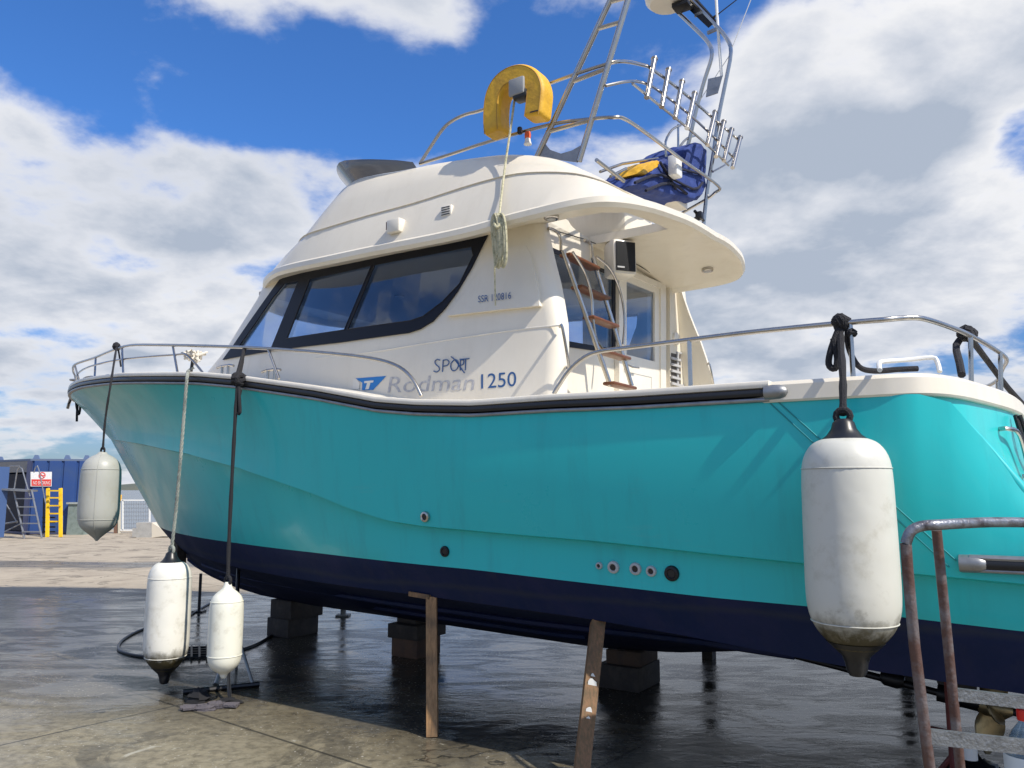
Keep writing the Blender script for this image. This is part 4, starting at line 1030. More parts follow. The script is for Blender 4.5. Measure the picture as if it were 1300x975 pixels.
for p_ in (((727, 320), (742, 345), (751, 375), (753, 405), (757, 430), (765, 443)), ((757, 326), (775, 342), (788, 372), (793, 405), (791, 438))):
    obj('ladder_handrail', tube([att(x, y, 2.37) for x, y in p_], .010, n=4), steel, ld)

# under the hull: shaft, strut, propeller
shaft_p = [atv(1005, 835, .35), atv(1130, 862, .55), atv(1240, 888, .6)]
V0 = .62
sh_ = obj('propeller_shaft', tube([atv(1000, 830, V0), atv(1310, 910, V0)], .021, res=12), steel if False else darkm, boat)
obj('shaft_bearing', tube([atv(1118, 858, V0), atv(1124, 859.5, V0), atv(1140, 864, V0), atv(1148, 866, V0)], [.03, .048, .048, .03], res=14), darkm, sh_)
obj('shaft_bracket', join(tube([atv(1190, 879, V0), atv(1250, 894, V0)], .048, res=14), extr([atv(1195, 878, V0), atv(1240, 888, V0), atv(1240, 850, V0), atv(1180, 845, V0)], (0, -.02, 0))), darkm, boat)
pc = atv(1258, 897, V0); ax = atv(1310, 910, V0) - atv(1000, 830, V0); ax /= np.linalg.norm(ax)
prop = obj('propeller', tube([pc - ax * .06, pc - ax * .03, pc + ax * .07, pc + ax * .11], [.045, .055, .05, .015], res=16), bronze, boat)
s1 = np.cross(ax, (0, 0, 1)); s1 /= np.linalg.norm(s1); s2 = np.cross(ax, s1)
for k_ in range(4):
    a_ = rad(83 + 90 * k_); rows = []
    for i in range(9):
        u = i / 8; rr_ = .04 + .21 * u; hw = .085 * math.sin(math.pi * min(1, .18 + .80 * u)) ** .7 + .002
        d_ = s1 * math.cos(a_) + s2 * math.sin(a_); e2 = -s1 * math.sin(a_) + s2 * math.cos(a_)
        pitch = rad(62 - 35 * u)
        rows.append([pc + d_ * rr_ + (e2 * math.cos(pitch) + ax * math.sin(pitch)) * hw * x for x in np.linspace(-1, 1, 7)])
    Vb, Fb = grid(rows); obj('propeller_blade', solidify(Vb, Fb, [tuple(ax * .008)] * len(Vb)), bronze, prop)
# stern mooring staple
obj('stern_fairlead', tube([onT(1292, 536), onT(1294, 548, .03), onT(1300, 552, .03), onT(1306, 545)], .012, n=3), steel, boat)

# ================================================================= THINGS HUNG ON THE BOAT
def fender(name, label, top_px, bot_px, lean, r_px, rope_top, style, m_, rope_m, rope_r, vhang, group='boat fenders hung over the port side'):
    cx, ty, by = top_px[0], top_px[1], bot_px[1]
    a = atv(top_px[0], top_px[1], vhang); b_ = atv(bot_px[0], bot_px[1], vhang)
    R_ = r_px * zdep(toW((a + b_) / 2)) / F
    L_ = a[2] - b_[2]; c0 = (a + b_) / 2; loc = toW(np.array((c0[0], vhang, b_[2])))
    th_ = thing(name, label, 'fender', tuple(loc), BROT, group)
    if style == 'cap':
        body = [(.001, .10), (R_ * .42, .10), (R_ * .55, .12), (R_ * .80, .17), (R_ * .95, .23), (R_, .31), (R_ * 1.0, .45), (R_ * .99, .62), (R_ * .97, .78), (R_ * .90, .85), (R_ * .74, .895), (R_ * .55, .915), (R_ * .4, .92), (.001, .92)]
        capb = [(.001, 0), (R_ * .16, .0), (R_ * .22, .02), (R_ * .24, .045), (R_ * .30, .075), (R_ * .62, .128), (R_ * .5, .13)]
        capt = [(R_ * .5, .89), (R_ * .66, .897), (R_ * .38, .935), (R_ * .28, .96), (R_ * .24, .985), (R_ * .15, 1.0), (.001, 1.0)]
    elif style == 'point':
        body = [(.001, 0), (R_ * .06, .002), (R_ * .16, .03), (R_ * .42, .08), (R_ * .70, .13), (R_ * .9, .19), (R_ * 1.0, .30), (R_ * 1.0, .5), (R_ * .99, .70), (R_ * .94, .82), (R_ * .78, .90), (R_ * .5, .95), (R_ * .28, .975), (R_ * .18, 1.0), (.001, 1.0)]
    else:
        body = [(.001, 0), (R_ * .12, .0), (R_ * .20, .02), (R_ * .28, .05), (R_ * .62, .09), (R_ * .88, .15), (R_ * .98, .22), (R_, .34), (R_, .6), (R_ * .98, .76), (R_ * .86, .84), (R_ * .62, .89), (R_ * .34, .93), (R_ * .25, .96), (R_ * .17, 1.0), (.001, 1.0)]
    sc = lambda P: [(q, h_ * L_) for q, h_ in P]
    def sm(P): return [(max(.001, float(x[0])), float(x[1])) for x in catmull([(a_, b2, 0) for a_, b2 in P], 3)]
    obj('fender_body', lathe(sm(sc(body)), res=32), m_, th_, frame='L')
    for hs_ in ((.205, .80) if style == 'cap' else (.24, .80)):
        rr__ = float(np.interp(hs_, [q[1] for q in sm(body)], [q[0] for q in sm(body)])) + .0012; ri_ = [np.array((rr__ * math.cos(q), rr__ * math.sin(q), hs_ * L_)) for q in np.linspace(0, 2 * math.pi, 41)[:-1]]
        obj('moulded_seam', tube(ri_, .0028 if R_ < .2 else .0035, closed=True, res=6), m_, th_, frame='L')
    if style == 'point':
        obj('side_seam', tube([np.array((rq * math.cos(2.45), rq * math.sin(2.45), hq)) * np.array((1.004, 1.004, 1)) for rq, hq in sm(sc(body))[4:-4]], .003, res=5), m_, th_, frame='L')
    if style == 'cap':
        obj('end_cap', lathe(sc(capb), res=24), black, th_, frame='L'); obj('end_cap', lathe(sc(capt), res=24), black, th_, frame='L')
    tp = toB(loc) * np.array((1, 1, 0)) + np.array((0, 0, a[2]))
    rt_ = rope_top
    obj('rope_eye', tube([tp + np.array((.03 * math.cos(q), 0, .012 + .03 * math.sin(q))) for q in np.linspace(0, 2 * math.pi, 13)[:-1]], rope_r * .9, closed=True), rope_m, th_)
    pts = [tp + np.array((0, 0, .02))] + [np.array(q) for q in rt_]
    C_ = catmull(pts, 40 if rope_m is ropew else 5)
    if rope_m is ropew:
        d_l = np.cumsum([0] + [np.linalg.norm(C_[i + 1] - C_[i]) for i in range(len(C_) - 1)]); N_ = int(d_l[-1] / .011)
        C_ = [np.array([np.interp(q, d_l, [c[j] for c in C_]) for j in range(3)]) for q in np.linspace(0, d_l[-1], N_)]
        g_ = []
        for ph in (0, 2.094, 4.189): g_.append(tube([c + np.array((math.cos(ph + i * .55), math.sin(ph + i * .55), 0)) * rope_r * .52 for i, c in enumerate(C_)], rope_r * .56, res=6))
        obj('fender_rope', join(*g_), rope_m, th_)
    else:
        obj('fender_rope', tube(C_, [rope_r * (1 + .12 * math.sin(i * 2.1)) for i in range(len(C_))], res=8), rope_m, th_)
    return th_, tp
fm1 = fender_mat('fender_grey', -.3, (.42, .42, .38)); fm2 = fender_mat('fender_stained', .10, (.78, .76, .68)); fm3 = fender_mat('fender_cream', -.3, (.80, .79, .68)); fm4 = fender_mat('fender_big_grubby', .06, (.62, .61, .54))
railP = lambda px, py: on(px, py, deckv(.12))
def knot(c, s_=.03, n_=5):
    g = []
    for i in range(n_):
        d_ = Vector((random.uniform(-1, 1), random.uniform(-1, 1), random.uniform(-1, 1))).normalized(); e2 = d_.orthogonal().normalized(); f2 = d_.cross(e2)
        g.append(tube([np.array(c) + np.array(e2 * math.cos(q) * s_ + f2 * math.sin(q) * s_ * .8) + np.array(d_) * .4 * s_ * math.sin(2 * q) for q in np.linspace(0, 2 * math.pi, 11)[:-1]], s_ * .36, closed=True, res=6))
    return join(*g)
v1 = 1.98
t1 = railP(148, 440); f1, _ = fender('fender', 'sagging grey fender hung furthest forward at the bow on a black line', (127, 574), (126, 687), 0, 24, [atv(134, 530, 1.98), atv(142, 478, 1.94), t1], 'point', fm1, ropeb, .010, v1)
obj('knot', join(knot(t1, .035), tube([t1, t1 + np.array((-.08, .02, -.06)), t1 + np.array((-.14, .02, -.22))], .009, n=3)), ropeb, f1)
g2 = on(240, 470, deckv(.1)); f2, _ = fender('fender', 'long white fender with black caps and brown stained foot on thick grey rope', (217, 700), (209, 868), 0, 27, [atv(224, 640, 2.06), atv(231, 560, 2.06), atv(236, 495, 2.05), atv(238, 475, 2.03), g2, (g2[0], 1.80, 2.60)], 'cap', fm2, ropew, .0135, 2.06)
t3 = railP(310, 443); f3, _ = fender('fender', 'slimmer clean cream fender hanging on black lines between the stained one and the blocks', (289, 739), (284, 861), 0, 21, [atv(291, 680, 2.05), atv(297, 560, 2.05), atv(301, 497, 2.04), atv(305, 473, 1.96), t3], 'lug', fm3, ropeb, .014, 2.05)
k3 = atv(303, 482, 2.02); obj('knot', join(knot(k3, .05, 7), tube([k3, k3 + np.array((-.04, .02, -.12)), k3 + np.array((-.06, .02, -.26)), k3 + np.array((-.02, .02, -.24)), k3 + np.array((-.03, .0, -.08))], .013, n=3), tube([t3, k3 + np.array((.02, 0, .05))], .013)), ropeb, f3)
t4 = atv(1068, 409, 1.80); f4, tp4 = fender('fender', 'very large grubby white fender with black ends hanging nearest the camera at the quarter', (1069, 532), (1090, 858), 0, 56, [(atv(1070, 480, 2.0)), atv(1067, 430, 1.83), t4], 'cap', fm4, ropeb, .017, 2.09)
obj('knot', join(knot(t4, .036, 9), knot(t4 + np.array((-.045, 0, -.06)), .02, 4), tube([t4, atv(1056, 440, 1.84), atv(1052, 462, 1.85), atv(1060, 468, 1.85), atv(1063, 455, 1.85), atv(1058, 430, 1.84)], .016, n=4)), ropeb, f4)

# horseshoe buoy
def horseshoe():
    cx = atv(656, 130, 1.30); z_ = np.linalg.norm(toW(cx) - CW); k_ = z_ / F
    th_ = thing('horseshoe_buoy', 'yellow foam horseshoe lifebuoy hung on the flybridge rail', 'lifebuoy', tuple(toW(cx)), BROT)
    pts = [(631, 172), (630, 150), (632, 128), (639, 112), (651, 102), (666, 99), (679, 105), (685, 118), (684, 135), (682, 152)]
    P = catmull([atv(x, y, 1.33) for x, y in pts], 4)
    sec = [(x, y) for x, y in ((-1, -.62), (-.8, -.92), (.8, -.92), (1, -.62), (1, .62), (.8, .92), (-.8, .92), (-1, .62))]
    V_, F_ = [], []
    m_ = len(P)
    for i, p in enumerate(P):
        t_ = P[min(i + 1, m_ - 1)] - P[max(i - 1, 0)]; t_ /= np.linalg.norm(t_); a = np.array((0, 1, 0.0)); b2 = np.cross(t_, a)
        s_ = .078 if 0 < i < m_ - 1 else .066
        w_ = .088 if 0 < i < m_ - 1 else .07
        for x, y in sec: V_.append(p + b2 * x * s_ + a * y * w_)
    n_ = len(sec)
    for i in range(m_ - 1):
        for j in range(n_): F_.append((i * n_ + j, i * n_ + (j + 1) % n_, (i + 1) * n_ + (j + 1) % n_, (i + 1) * n_ + j))
    F_ += [tuple(range(n_)), tuple((m_ - 1) * n_ + j for j in reversed(range(n_)))]
    bd = obj('foam_body', (V_, F_), yellow, th_, smooth=35)
    bvm = bd.modifiers.new('b', 'BEVEL'); bvm.width = .012; bvm.segments = 3; bvm.limit_method = 'ANGLE'; bvm.angle_limit = rad(28)
    for sx in (-1, 1): obj('piping', tube([p + np.array((0, .095, 0)) + np.array((.0, 0, 0)) + np.cross((P[min(i + 1, m_ - 1)] - P[max(i - 1, 0)]) / np.linalg.norm(P[min(i + 1, m_ - 1)] - P[max(i - 1, 0)]), (0, 1, 0)) * .058 * sx - np.array((0, .016, 0)) for i, p in enumerate(P)], .004, res=5), mat('buoy_seam', (.42, .22, .02), .6), bd)
    obj('strap', box(atv(656, 110, 1.425), (.13, .03, .13), bev=.012), mat('webbing', (.30, .31, .32), .7), th_)
    obj('clip', box(atv(663, 122, 1.38), (.12, .10, .07), bev=.02), black, th_)
    obj('marking', extr([atv(x, y, 1.415) for x, y in ((673, 142), (683, 139.5), (683, 141), (673, 143.5))], (0, .004, 0)), black, th_, smooth=False)
horseshoe()
lt = thing('safety_light', 'small orange and white lifebuoy light hanging from the lower rail', 'light', tuple(toW(atv(670, 180, 1.22))), BROT)
obj('light_head', lathe([(.022, 0), (.024, .03), (.02, .05)], atv(670, 176, 1.22), 14), mat('orange_plastic', (.75, .12, .03), .5), lt)
obj('light_lens', lathe([(.03, -.045), (.022, -.02), (.02, 0)], atv(670, 176, 1.22), 14), white, lt)
obj('light_lanyard', join(tube([atv(670, 168, 1.22), atv(670, 172, 1.22)], .005), box(atv(660, 166, 1.24), (.035, .035, .06), bev=.012)), black, lt)
# heaving line coiled on the roof edge
cl = thing('coiled_line', 'pale line led down from the lifebuoy and coiled over the flybridge lip', 'rope', tuple(toW(atv(633, 270, 1.66))), BROT)
g = []
for i in range(9):
    x0 = 633 + random.uniform(-5, 5); y1 = 336 + random.uniform(-14, 4); w_ = random.uniform(2.5, 5)
    g.append(tube([atv(x0, 272, 1.66 + random.uniform(0, .03)), atv(x0 - w_, 285, 1.67), atv(x0 - w_ * .6 + 2, y1 - 12, 1.66), atv(x0 + 1, y1, 1.66), atv(x0 + w_ + 1, y1 - 12, 1.68), atv(x0 + w_, 288, 1.69)], .010, n=5, closed=True, res=6))
g.append(tube([atv(626 + 3 * math.cos(q) + 5, 283 + 6 * math.sin(q), 1.68 + .03 * math.sin(q)) for q in np.linspace(0, 2 * math.pi, 9)[:-1]], .012, closed=True))
obj('coil', join(*g), ropec, cl)
obj('hauling_part', tube([atv(653, 128, 1.36), atv(648, 165, 1.40), atv(642, 205, 1.45), atv(637, 245, 1.56), atv(634, 272, 1.66)], .009, n=3, res=6), ropec, cl)
obj('tail', tube([atv(628, 300, 1.66), atv(628, 345, 1.60), atv(629, 388, 1.56)], .006, n=3, res=6), ropec, cl)
# blue covered seat on the flybridge
cv = thing('covered_seat', 'flybridge seat wrapped in a blue canvas cover behind the aft rail', 'seat', tuple(toW(att(850, 240, 2.25))), BROT)
prof = [(801, 236), (806, 226), (826, 212), (842, 200), (850, 203), (862, 212), (868, 200), (867, 190), (876, 182), (888, 182), (895, 190), (894, 238), (889, 250), (879, 257), (850, 252), (820, 245)]
Pc = [att(x, y, 2.2) for x, y in prof]
def puff(P, off, sh_=.9):
    c_ = sum(P) / len(P); A = [p for p in P]; B = [c_ + (p - c_) * 1.0 + np.array((off * .3, 0, 0)) for p in P]; C_ = [c_ + (p - c_) * 1.0 + np.array((off * .75, 0, 0)) for p in P]; D_ = [c_ + (p - c_) * sh_ + np.array((off, 0, 0)) for p in P]; Z = [c_ + (p - c_) * sh_ + np.array((-.04, 0, 0)) for p in P]
    V_, F_ = grid([Z, A, B, C_, D_], close_u=True); n_ = len(P); return V_, F_ + [tuple(range(n_)), tuple(4 * n_ + j for j in reversed(range(n_)))]
cc_ = obj('canvas_cover', puff(Pc, .42), bluec, cv, smooth=False); cc_.data.shade_smooth()
sbm = cc_.modifiers.new('s', 'SUBSURF'); sbm.levels = sbm.render_levels = 4; sbm.subdivision_type = 'SIMPLE'
def folds(o, sz, st):
    tx_ = bpy.data.textures.new('folds', 'CLOUDS'); tx_.noise_scale = sz; dm = o.modifiers.new('d', 'DISPLACE'); dm.texture = tx_; dm.strength = st; dm.mid_level = .5
    sm_ = o.modifiers.new('sm', 'SMOOTH'); sm_.iterations = 3; sm_.factor = .6
folds(cc_, .12, .045)
for pts in (((806, 232), (840, 222), (880, 240), (892, 232)), ((838, 206), (850, 225), (858, 240)), ((862, 214), (894, 222)), ((820, 242), (850, 232), (872, 246))):
    obj('cover_strap', tube([att(x, y, 2.14) for x, y in pts], .012, n=3, res=6), mat('dark_webbing', (.01, .012, .03), .8), cv)
obj('seat_base', box(att(852, 250, 2.35) + np.array((0, 0, -.04)), (.2, .3, .12), bev=.02), gelw, cv)
obj('chart_box', box(att(857, 212, 2.08), (.08, .12, .17), bev=.012), white, boat)
yb = obj('lifejacket_bag', puff([att(x, y, 2.2) for x, y in ((808, 221), (811, 213), (819, 207), (829, 204), (834, 206), (830, 213), (820, 220), (813, 224))], .2), yellow)
sb2 = yb.modifiers.new('s', 'SUBSURF'); sb2.levels = sb2.render_levels = 3; sb2.subdivision_type = 'SIMPLE'; yb.data.shade_smooth(); folds(yb, .08, .02)
tag(yb, 'yellow padded bag tucked against the blue covered seat', 'bag')
# mop and other lines
mo = thing('deck_mop', 'white cotton mop head standing on the side deck by a cleat', 'mop', tuple(toW((5.25, 1.7, 2.6))), BROT)
mpt = on(245, 455, deckv(.2))
obj('mop_head', join(*[tube([mpt + np.array((0, 0, .02)), mpt + np.array((random.uniform(-.07, .07), random.uniform(-.06, .06), random.uniform(.0, .07))), mpt + np.array((random.uniform(-.10, .08), random.uniform(-.08, .08), random.uniform(-.04, .06)))], .010, n=2, res=5) for i in range(40)]), mat('cotton', (.72, .68, .60), .95), mo)
obj('mop_handle', tube([mpt, mpt + np.array((.02, 0, -.12))], .014), black, mo)
bl = [atv(x, y, .25) for x, y in ((97, 503), (97, 515), (100, 526), (102, 515), (100, 506), (98, 520), (97.5, 535))]
tag(obj('mooring_line', join(tube(bl, .016, n=4), tube([atv(92, 500, .3), atv(90, 508, .3), atv(87, 513, .3)], .012)), ropeb), 'short black line knotted and dangling under the stem', 'rope')
s1_ = atw(1228, 424, 2.40); 
tag(obj('mooring_line', join(knot(s1_, .04, 8), tube([s1_, atw(1255, 460, 2.33), atw(1280, 493, 2.2), atw(1305, 520, 2.1)], .018, n=3), tube([s1_ + np.array((0, .02, 0)), atw(1214, 438, 2.34), atw(1218, 460, 2.2), atw(1221, 476, 2.12)], .019, n=3)), ropeb), 'heavy black line made fast on the stern corner of the cockpit rail', 'rope')
tag(obj('mooring_line', tube([atv(1076, 412, 1.80), atv(1077, 440, 1.78), atv(1090, 465, 1.74), atv(1110, 471, 1.68), atv(1140, 469, 1.6), atv(1165, 468, 1.55)], .014, n=4), ropeb), 'black line trailing from the fender post onto the coaming', 'rope')
tag(obj('mooring_line', join(tube([onT(1281, 528, .03), onT(1285, 560, .05), onT(1296, 602, .05)], .012, n=3), tube([onT(1281, 528, .05), onT(1290, 570, .07), onT(1299, 600, .06)], .012, n=3)), ropeb), 'black line looped through the transom grab handle', 'rope')

# ================================================================= SUPPORTS UNDER THE BOAT
def post(label, ax_, ay, bx, by, vt, hb, wpx, m_):
    base = ongr(ax_, ay); top = toW(atv(bx, by, vt)); w_ = wpx * zdep(base) / F
    V_, F_ = [], []
    return tag(obj('timber_prop', bar(base, top, w_, w_ * 1.05, (0, 1, 0)), m_, frame='W', smooth=False), label, 'timber prop', 'timber props under the port chine')
post('upright brown timber prop standing in the wet under the middle of the hull', 549, 935, 548, 758, 1.66, 0, 14, timber)
post('leaning reddish timber prop with white paint marks nearest the camera', 736, 1000, 759, 790, 1.62, 0, 19, timber2)
for o_, pts in (('a', None),):
    pass
lp = S.objects.get('timber_prop.001')
pm = ongr(736, 1000); ptop = toW(atv(759, 790, 1.62))
for s_, r_ in ((.60, .026), (.655, .014), (.44, .022), (.40, .012)):
    p = pm + (ptop - pm) * s_; wh_ = 19 * zdep(pm) / F / 2
    pts = [p + np.array((r_ * math.cos(q) * random.uniform(.75, 1.15), -wh_ - .001, r_ * 1.5 * math.sin(q) * random.uniform(.75, 1.15))) for q in np.linspace(0, 2 * math.pi, 14)[:-1]]
    obj('paint_splash', extr(pts, (0, -.003, 0)), white, lp, frame='W', smooth=False)
wdg = atv(532, 755, 1.70); tag(obj('timber_wedge', bar(wdg + np.array((.09, -.03, .0)), wdg + np.array((-.09, -.03, -.01)), .07, .03), timber2), 'small timber wedge between the upright prop and the hull', 'wedge')
def blocks(cx, cy, sizes, m_list, labels, dv=0.0):
    """stack from the ground up to the keel; sizes (along, across, height)"""
    base = toB(ongr(cx, cy)); z_ = 0
    for i, ((a, c_, h_), m_, lb) in enumerate(zip(sizes, m_list, labels)):
        o_ = obj('keel_block', box((base[0] + random.uniform(-.02, .02), base[1] + dv - .02 * i, z_ + h_ / 2), (a, c_, h_), rz=random.uniform(-.05, .05), bev=.008), m_)
        tag(o_, lb, 'keel block', 'blocks under the keel'); z_ += h_
blocks(368, 806, [(.34, .42, .19), (.34, .44, .19), (.22, .30, .035)], [timberd] * 3, ['lowest dark baulk of the keel stack nearest the bow', 'upper dark baulk of the keel stack nearest the bow', 'thin packing board on top of the bow keel stack'], -.05)
blocks(522, 832, [(.32, .34, .17), (.36, .44, .13), (.25, .3, .05)], [mat('brown_baulk', (.13, .07, .04), .8, noise=(6, (.05, .035, .03), .8), bump=(30, .6)), timberd, timberd], ['brown timber block at the foot of the middle keel stack', 'dark baulk on the brown block of the middle keel stack', 'packing board on top of the middle keel stack'], -.05)
blocks(795, 872, [(.36, .42, .18), (.30, .36, .11), (.2, .2, .015)], [timberd, mat('brown_baulk2', (.09, .055, .035), .8, noise=(6, (.04, .03, .03), .8), bump=(30, .6)), timberd], ['heavy dark baulk on the ground behind the leaning prop', 'smaller brown block under the keel behind the leaning prop', 'thin shim under the keel behind the leaning prop'], -.08)
# bow stand: adjustable props and pads
st = thing('boat_stand', 'dark steel tripod boat stand with a timber pad under the forward bottom', 'boat stand', tuple(ongr(296, 868)))
tp_s = toW(atv(303, 716, 1.05))
g0 = ongr(296, 866); b1, b2_, b3 = ongr(232, 882), ongr(329, 872), ongr(276, 868)
obj('pad', bar(tp_s + eu * .14 + np.array((0, 0, .01)), tp_s - eu * .06, .08, .035), timberd, st, frame='W')
obj('screw_post', tube([tp_s, g0 + (tp_s - g0) * .35], .018), darkm, st, frame='W')
hub = g0 + (tp_s - g0) * .42
obj('leg', tube([hub, b2_ + np.array((-.05, .0, .02))], .013), alu, st, frame='W'); obj('leg', tube([hub, ongr(274, 869)], .022), alu, st, frame='W'); obj('leg', tube([hub, ongr(300, 850)], .013), alu, st, frame='W')
obj('ground_bar', tube([b1 + np.array((0, 0, .02)), b2_ + np.array((0, 0, .02))], .02), darkm, st, frame='W')
obj('stand_chain', tube([ongr(288, 868) + np.array((0, 0, .28)), ongr(289, 885) + np.array((0, 0, .14)), ongr(292, 893) + np.array((0, 0, .01))], .014, n=3), black, st, frame='W')
fp = toW(atv(228, 684, .35)); fb = np.array((fp[0], fp[1], 0))
tag(obj('timber_prop', bar(fb, fp, .12, .12, tuple(eu)), timberd, frame='W', smooth=False), 'dark squared baulk standing under the forefoot behind the stained fender', 'timber prop')
fw = toW(atv(210, 678, .0)); tag(obj('timber_beam', bar(fw - ev * .15 + np.array((-.02, 0, -.02)), fw - ev * .9 + np.array((.2, 0, -.02)), .10, .08), mat('beam', (.20, .12, .07), .8), frame='W'), 'short brown beam end jutting out ahead of the forefoot', 'beam')
rp = toW(atv(255, 728, -.5)); tag(obj('steel_prop', join(tube([rp, (rp[0], rp[1], 0)], .02), box((rp[0], rp[1], .01), (.14, .14, .02))), darkm, frame='W'), 'thin dark steel prop on the far side of the forefoot', 'prop')
sp3 = toW(atv(436, 770, -1.3)); tag(obj('steel_prop', join(tube([(sp3[0], sp3[1], .95), (sp3[0], sp3[1], 0)], .035), box((sp3[0], sp3[1], .01), (.16, .16, .02))), mat('pale_prop', (.25, .22, .19), .7), frame='W'), 'pale prop on the far side seen past the bow keel stack', 'prop')
for px_ in (900, 1150):
    q = toW(atv(px_, 830, -1.45)); tag(obj('timber_prop', bar((q[0], q[1], 0), (q[0], q[1], .80), .1, .1, tuple(eu)), timberd, frame='W'), 'timber prop under the far chine, %s' % ('level with the hull outlets' if px_ == 900 else 'behind the largest fender'), 'timber prop')

# hose, grating, gloves, rag on the ground
hz = [ongr(x, y) + np.array((0, 0, .012)) for x, y in ((345, 808), (320, 822), (280, 832), (240, 836), (190, 836), (160, 831), (150, 824), (158, 812), (185, 799), (230, 788), (265, 768), (300, 757))]
tag(obj('hose', tube(hz, .013, n=6, res=6), black, frame='W'), 'thin black hose looping over the wet ground behind the two fenders', 'hose')
gr = [bar(ongr(233, 824 + i * 3) + np.array((0, 0, .012)), ongr(264, 823 + i * 3) + np.array((0, 0, .012)), .018, .02) for i in range(5)]
gr += [bar(ongr(233 + 10 * i, 823) + np.array((0, 0, .02)), ongr(233 + 10 * i, 838) + np.array((0, 0, .02)), .018, .02) for i in range(4)]
tag(obj('steel_grating', join(*gr), darkm, frame='W'), 'small black steel grating lying behind the fenders', 'grating')
def blob(c, sx, sy, sz, n_=10, m_=8, rz=0.0, j=.25):
    rnd = random.Random(int(c[0] * 1000 + c[1] * 77)); rows = []
    for i in range(m_ + 1):
        ph = math.pi / 2 * i / m_; row = []
        for k_ in range(n_):
            a = 2 * math.pi * k_ / n_; q = math.cos(ph) * (1 + rnd.uniform(-j, j)); x, y = q * math.cos(a) * sx, q * math.sin(a) * sy
            row.append(np.array((c[0] + x * math.cos(rz) - y * math.sin(rz), c[1] + x * math.sin(rz) + y * math.cos(rz), c[2] + sz * math.sin(ph) * (1 + rnd.uniform(-j, j)))))
        rows.append(row)
    V_, F_ = grid(rows, close_u=True); return V_, F_ + [tuple(range(n_)), tuple(m_ * n_ + k_ for k_ in reversed(range(n_)))]
gl = mat('glove_cloth', (.10, .09, .10), .95, bump=(60, 1.0))
gp = ongr(258, 901)
parts = [blob(gp, .10, .05, .035)]
for i, (dx, dy) in enumerate(((-.13, .02), (-.14, -.01), (-.13, -.035), (-.10, -.06))): parts.append(tube([gp + np.array((-.05, dy * .6, .02)), gp + np.array((dx - .02, dy, .018))], .014, res=6))
tag(obj('work_glove', join(*parts), gl, frame='W'), 'limp grey work glove on the ground at the edge of the shade', 'glove')
gp = ongr(276, 898); parts = [blob(gp, .11, .055, .04)] + [tube([gp + np.array((.05, dy * .6, .02)), gp + np.array((.15, dy, .018))], .014, res=6) for dy in (-.04, -.01, .02)]
tag(obj('work_glove', join(*parts), gl, frame='W'), 'second grey glove nearer the stand chain', 'glove')
tag(obj('black_rag', join(blob(ongr(252, 891), .09, .07, .09), blob(ongr(290, 893), .10, .06, .04)), mat('rag', (.012, .012, .014), .9), frame='W'), 'crumpled black rag behind the gloves', 'rag')

# ================================================================= BACKGROUND YARD
ZC = 26.9
blueM = mat('container_blue', (.022, .065, .22), .6, noise=(1.2, (.04, .08, .19), .7))
K1 = ongr(31, 679); K2 = ongr(108, 677); K2 = np.array((K2[0], K1[1] + .3, 0)); K2[0] = (108 - 650) / F * (K2[1] * cp - H * sp)
d1 = K2 - K1; LW = np.linalg.norm(d1); d1 /= LW; d2 = np.array((-d1[1], d1[0], 0)); K0 = K1 + d2 * 1.7 - d1 * 1.85
Hc = 2.52
cont = thing('site_container', 'blue steel storage container with an open door end and a red and white sign', 'container', tuple(K1))
rows = []
def wallgrid(A, B, h0, h1, rib, n_):
    d_ = (B - A) / np.linalg.norm(B - A); nn_ = np.array((d_[1], -d_[0], 0)); P = []
    L_ = np.linalg.norm(B - A)
    for i in range(n_ + 1):
        s_ = i / n_
        P.append((s_, 0)); 
        if i < n_: P += [(s_ + .04 / L_ * 1.0, 0), (s_ + .06 / L_, rib), (s_ + .12 / L_, rib), (s_ + .14 / L_, 0)]
    P = [p for p in P if p[0] <= 1]
    return grid([[A + (B - A) * s_ + nn_ * (-q) + np.array((0, 0, z)) for s_, q in P] for z in (h0, h1)])
B2 = K2 + d2 * 2.4
cw = obj('container_wall', join(wallgrid(K1, K2, .1, Hc, .05, 4), wallgrid(K2, B2, .1, Hc, .05, 5), wallgrid(B2, K0, .1, Hc, .05, 5)), blueM, cont, frame='W', smooth=False)
obj('container_roof', extr([K1 + np.array((0, 0, Hc)), K2 + np.array((0, 0, Hc)), B2 + np.array((0, 0, Hc)), K0 + np.array((0, 0, Hc))], (0, 0, .07)), mat('container_grey_blue', (.12, .16, .25), .6), cont, frame='W', smooth=False)
obj('container_floor', extr([K1 + np.array((0, 0, .02)), K2 + np.array((0, 0, .02)), B2 + np.array((0, 0, .02)), K0 + np.array((0, 0, .02))], (0, 0, .08)), mat('container_sill', (.05, .06, .12), .6), cont, frame='W', smooth=False)
for q_ in (K1, K0): obj('corner_post', bar(q_, q_ + np.array((0, 0, Hc)), .12, .12, (1, 0, 0)), mat('container_sill', (0, 0, 0)), cont, frame='W', smooth=False)
obj('container_header', bar(K1 + np.array((0, 0, Hc - .2)), K0 + np.array((0, 0, Hc - .2)), .06, .38), mat('container_header', (.20, .20, .20), .7), cont, frame='W', smooth=False)
obj('container_end_shade', bar(K0 + np.array((.15, -.02, 1.1)), K1 + np.array((-.1, .15, 1.1)), .05, 1.95), mat('container_shade', (.018, .02, .03), .8), cont, frame='W', smooth=False)  # dark sheet standing in for the shade inside the open end
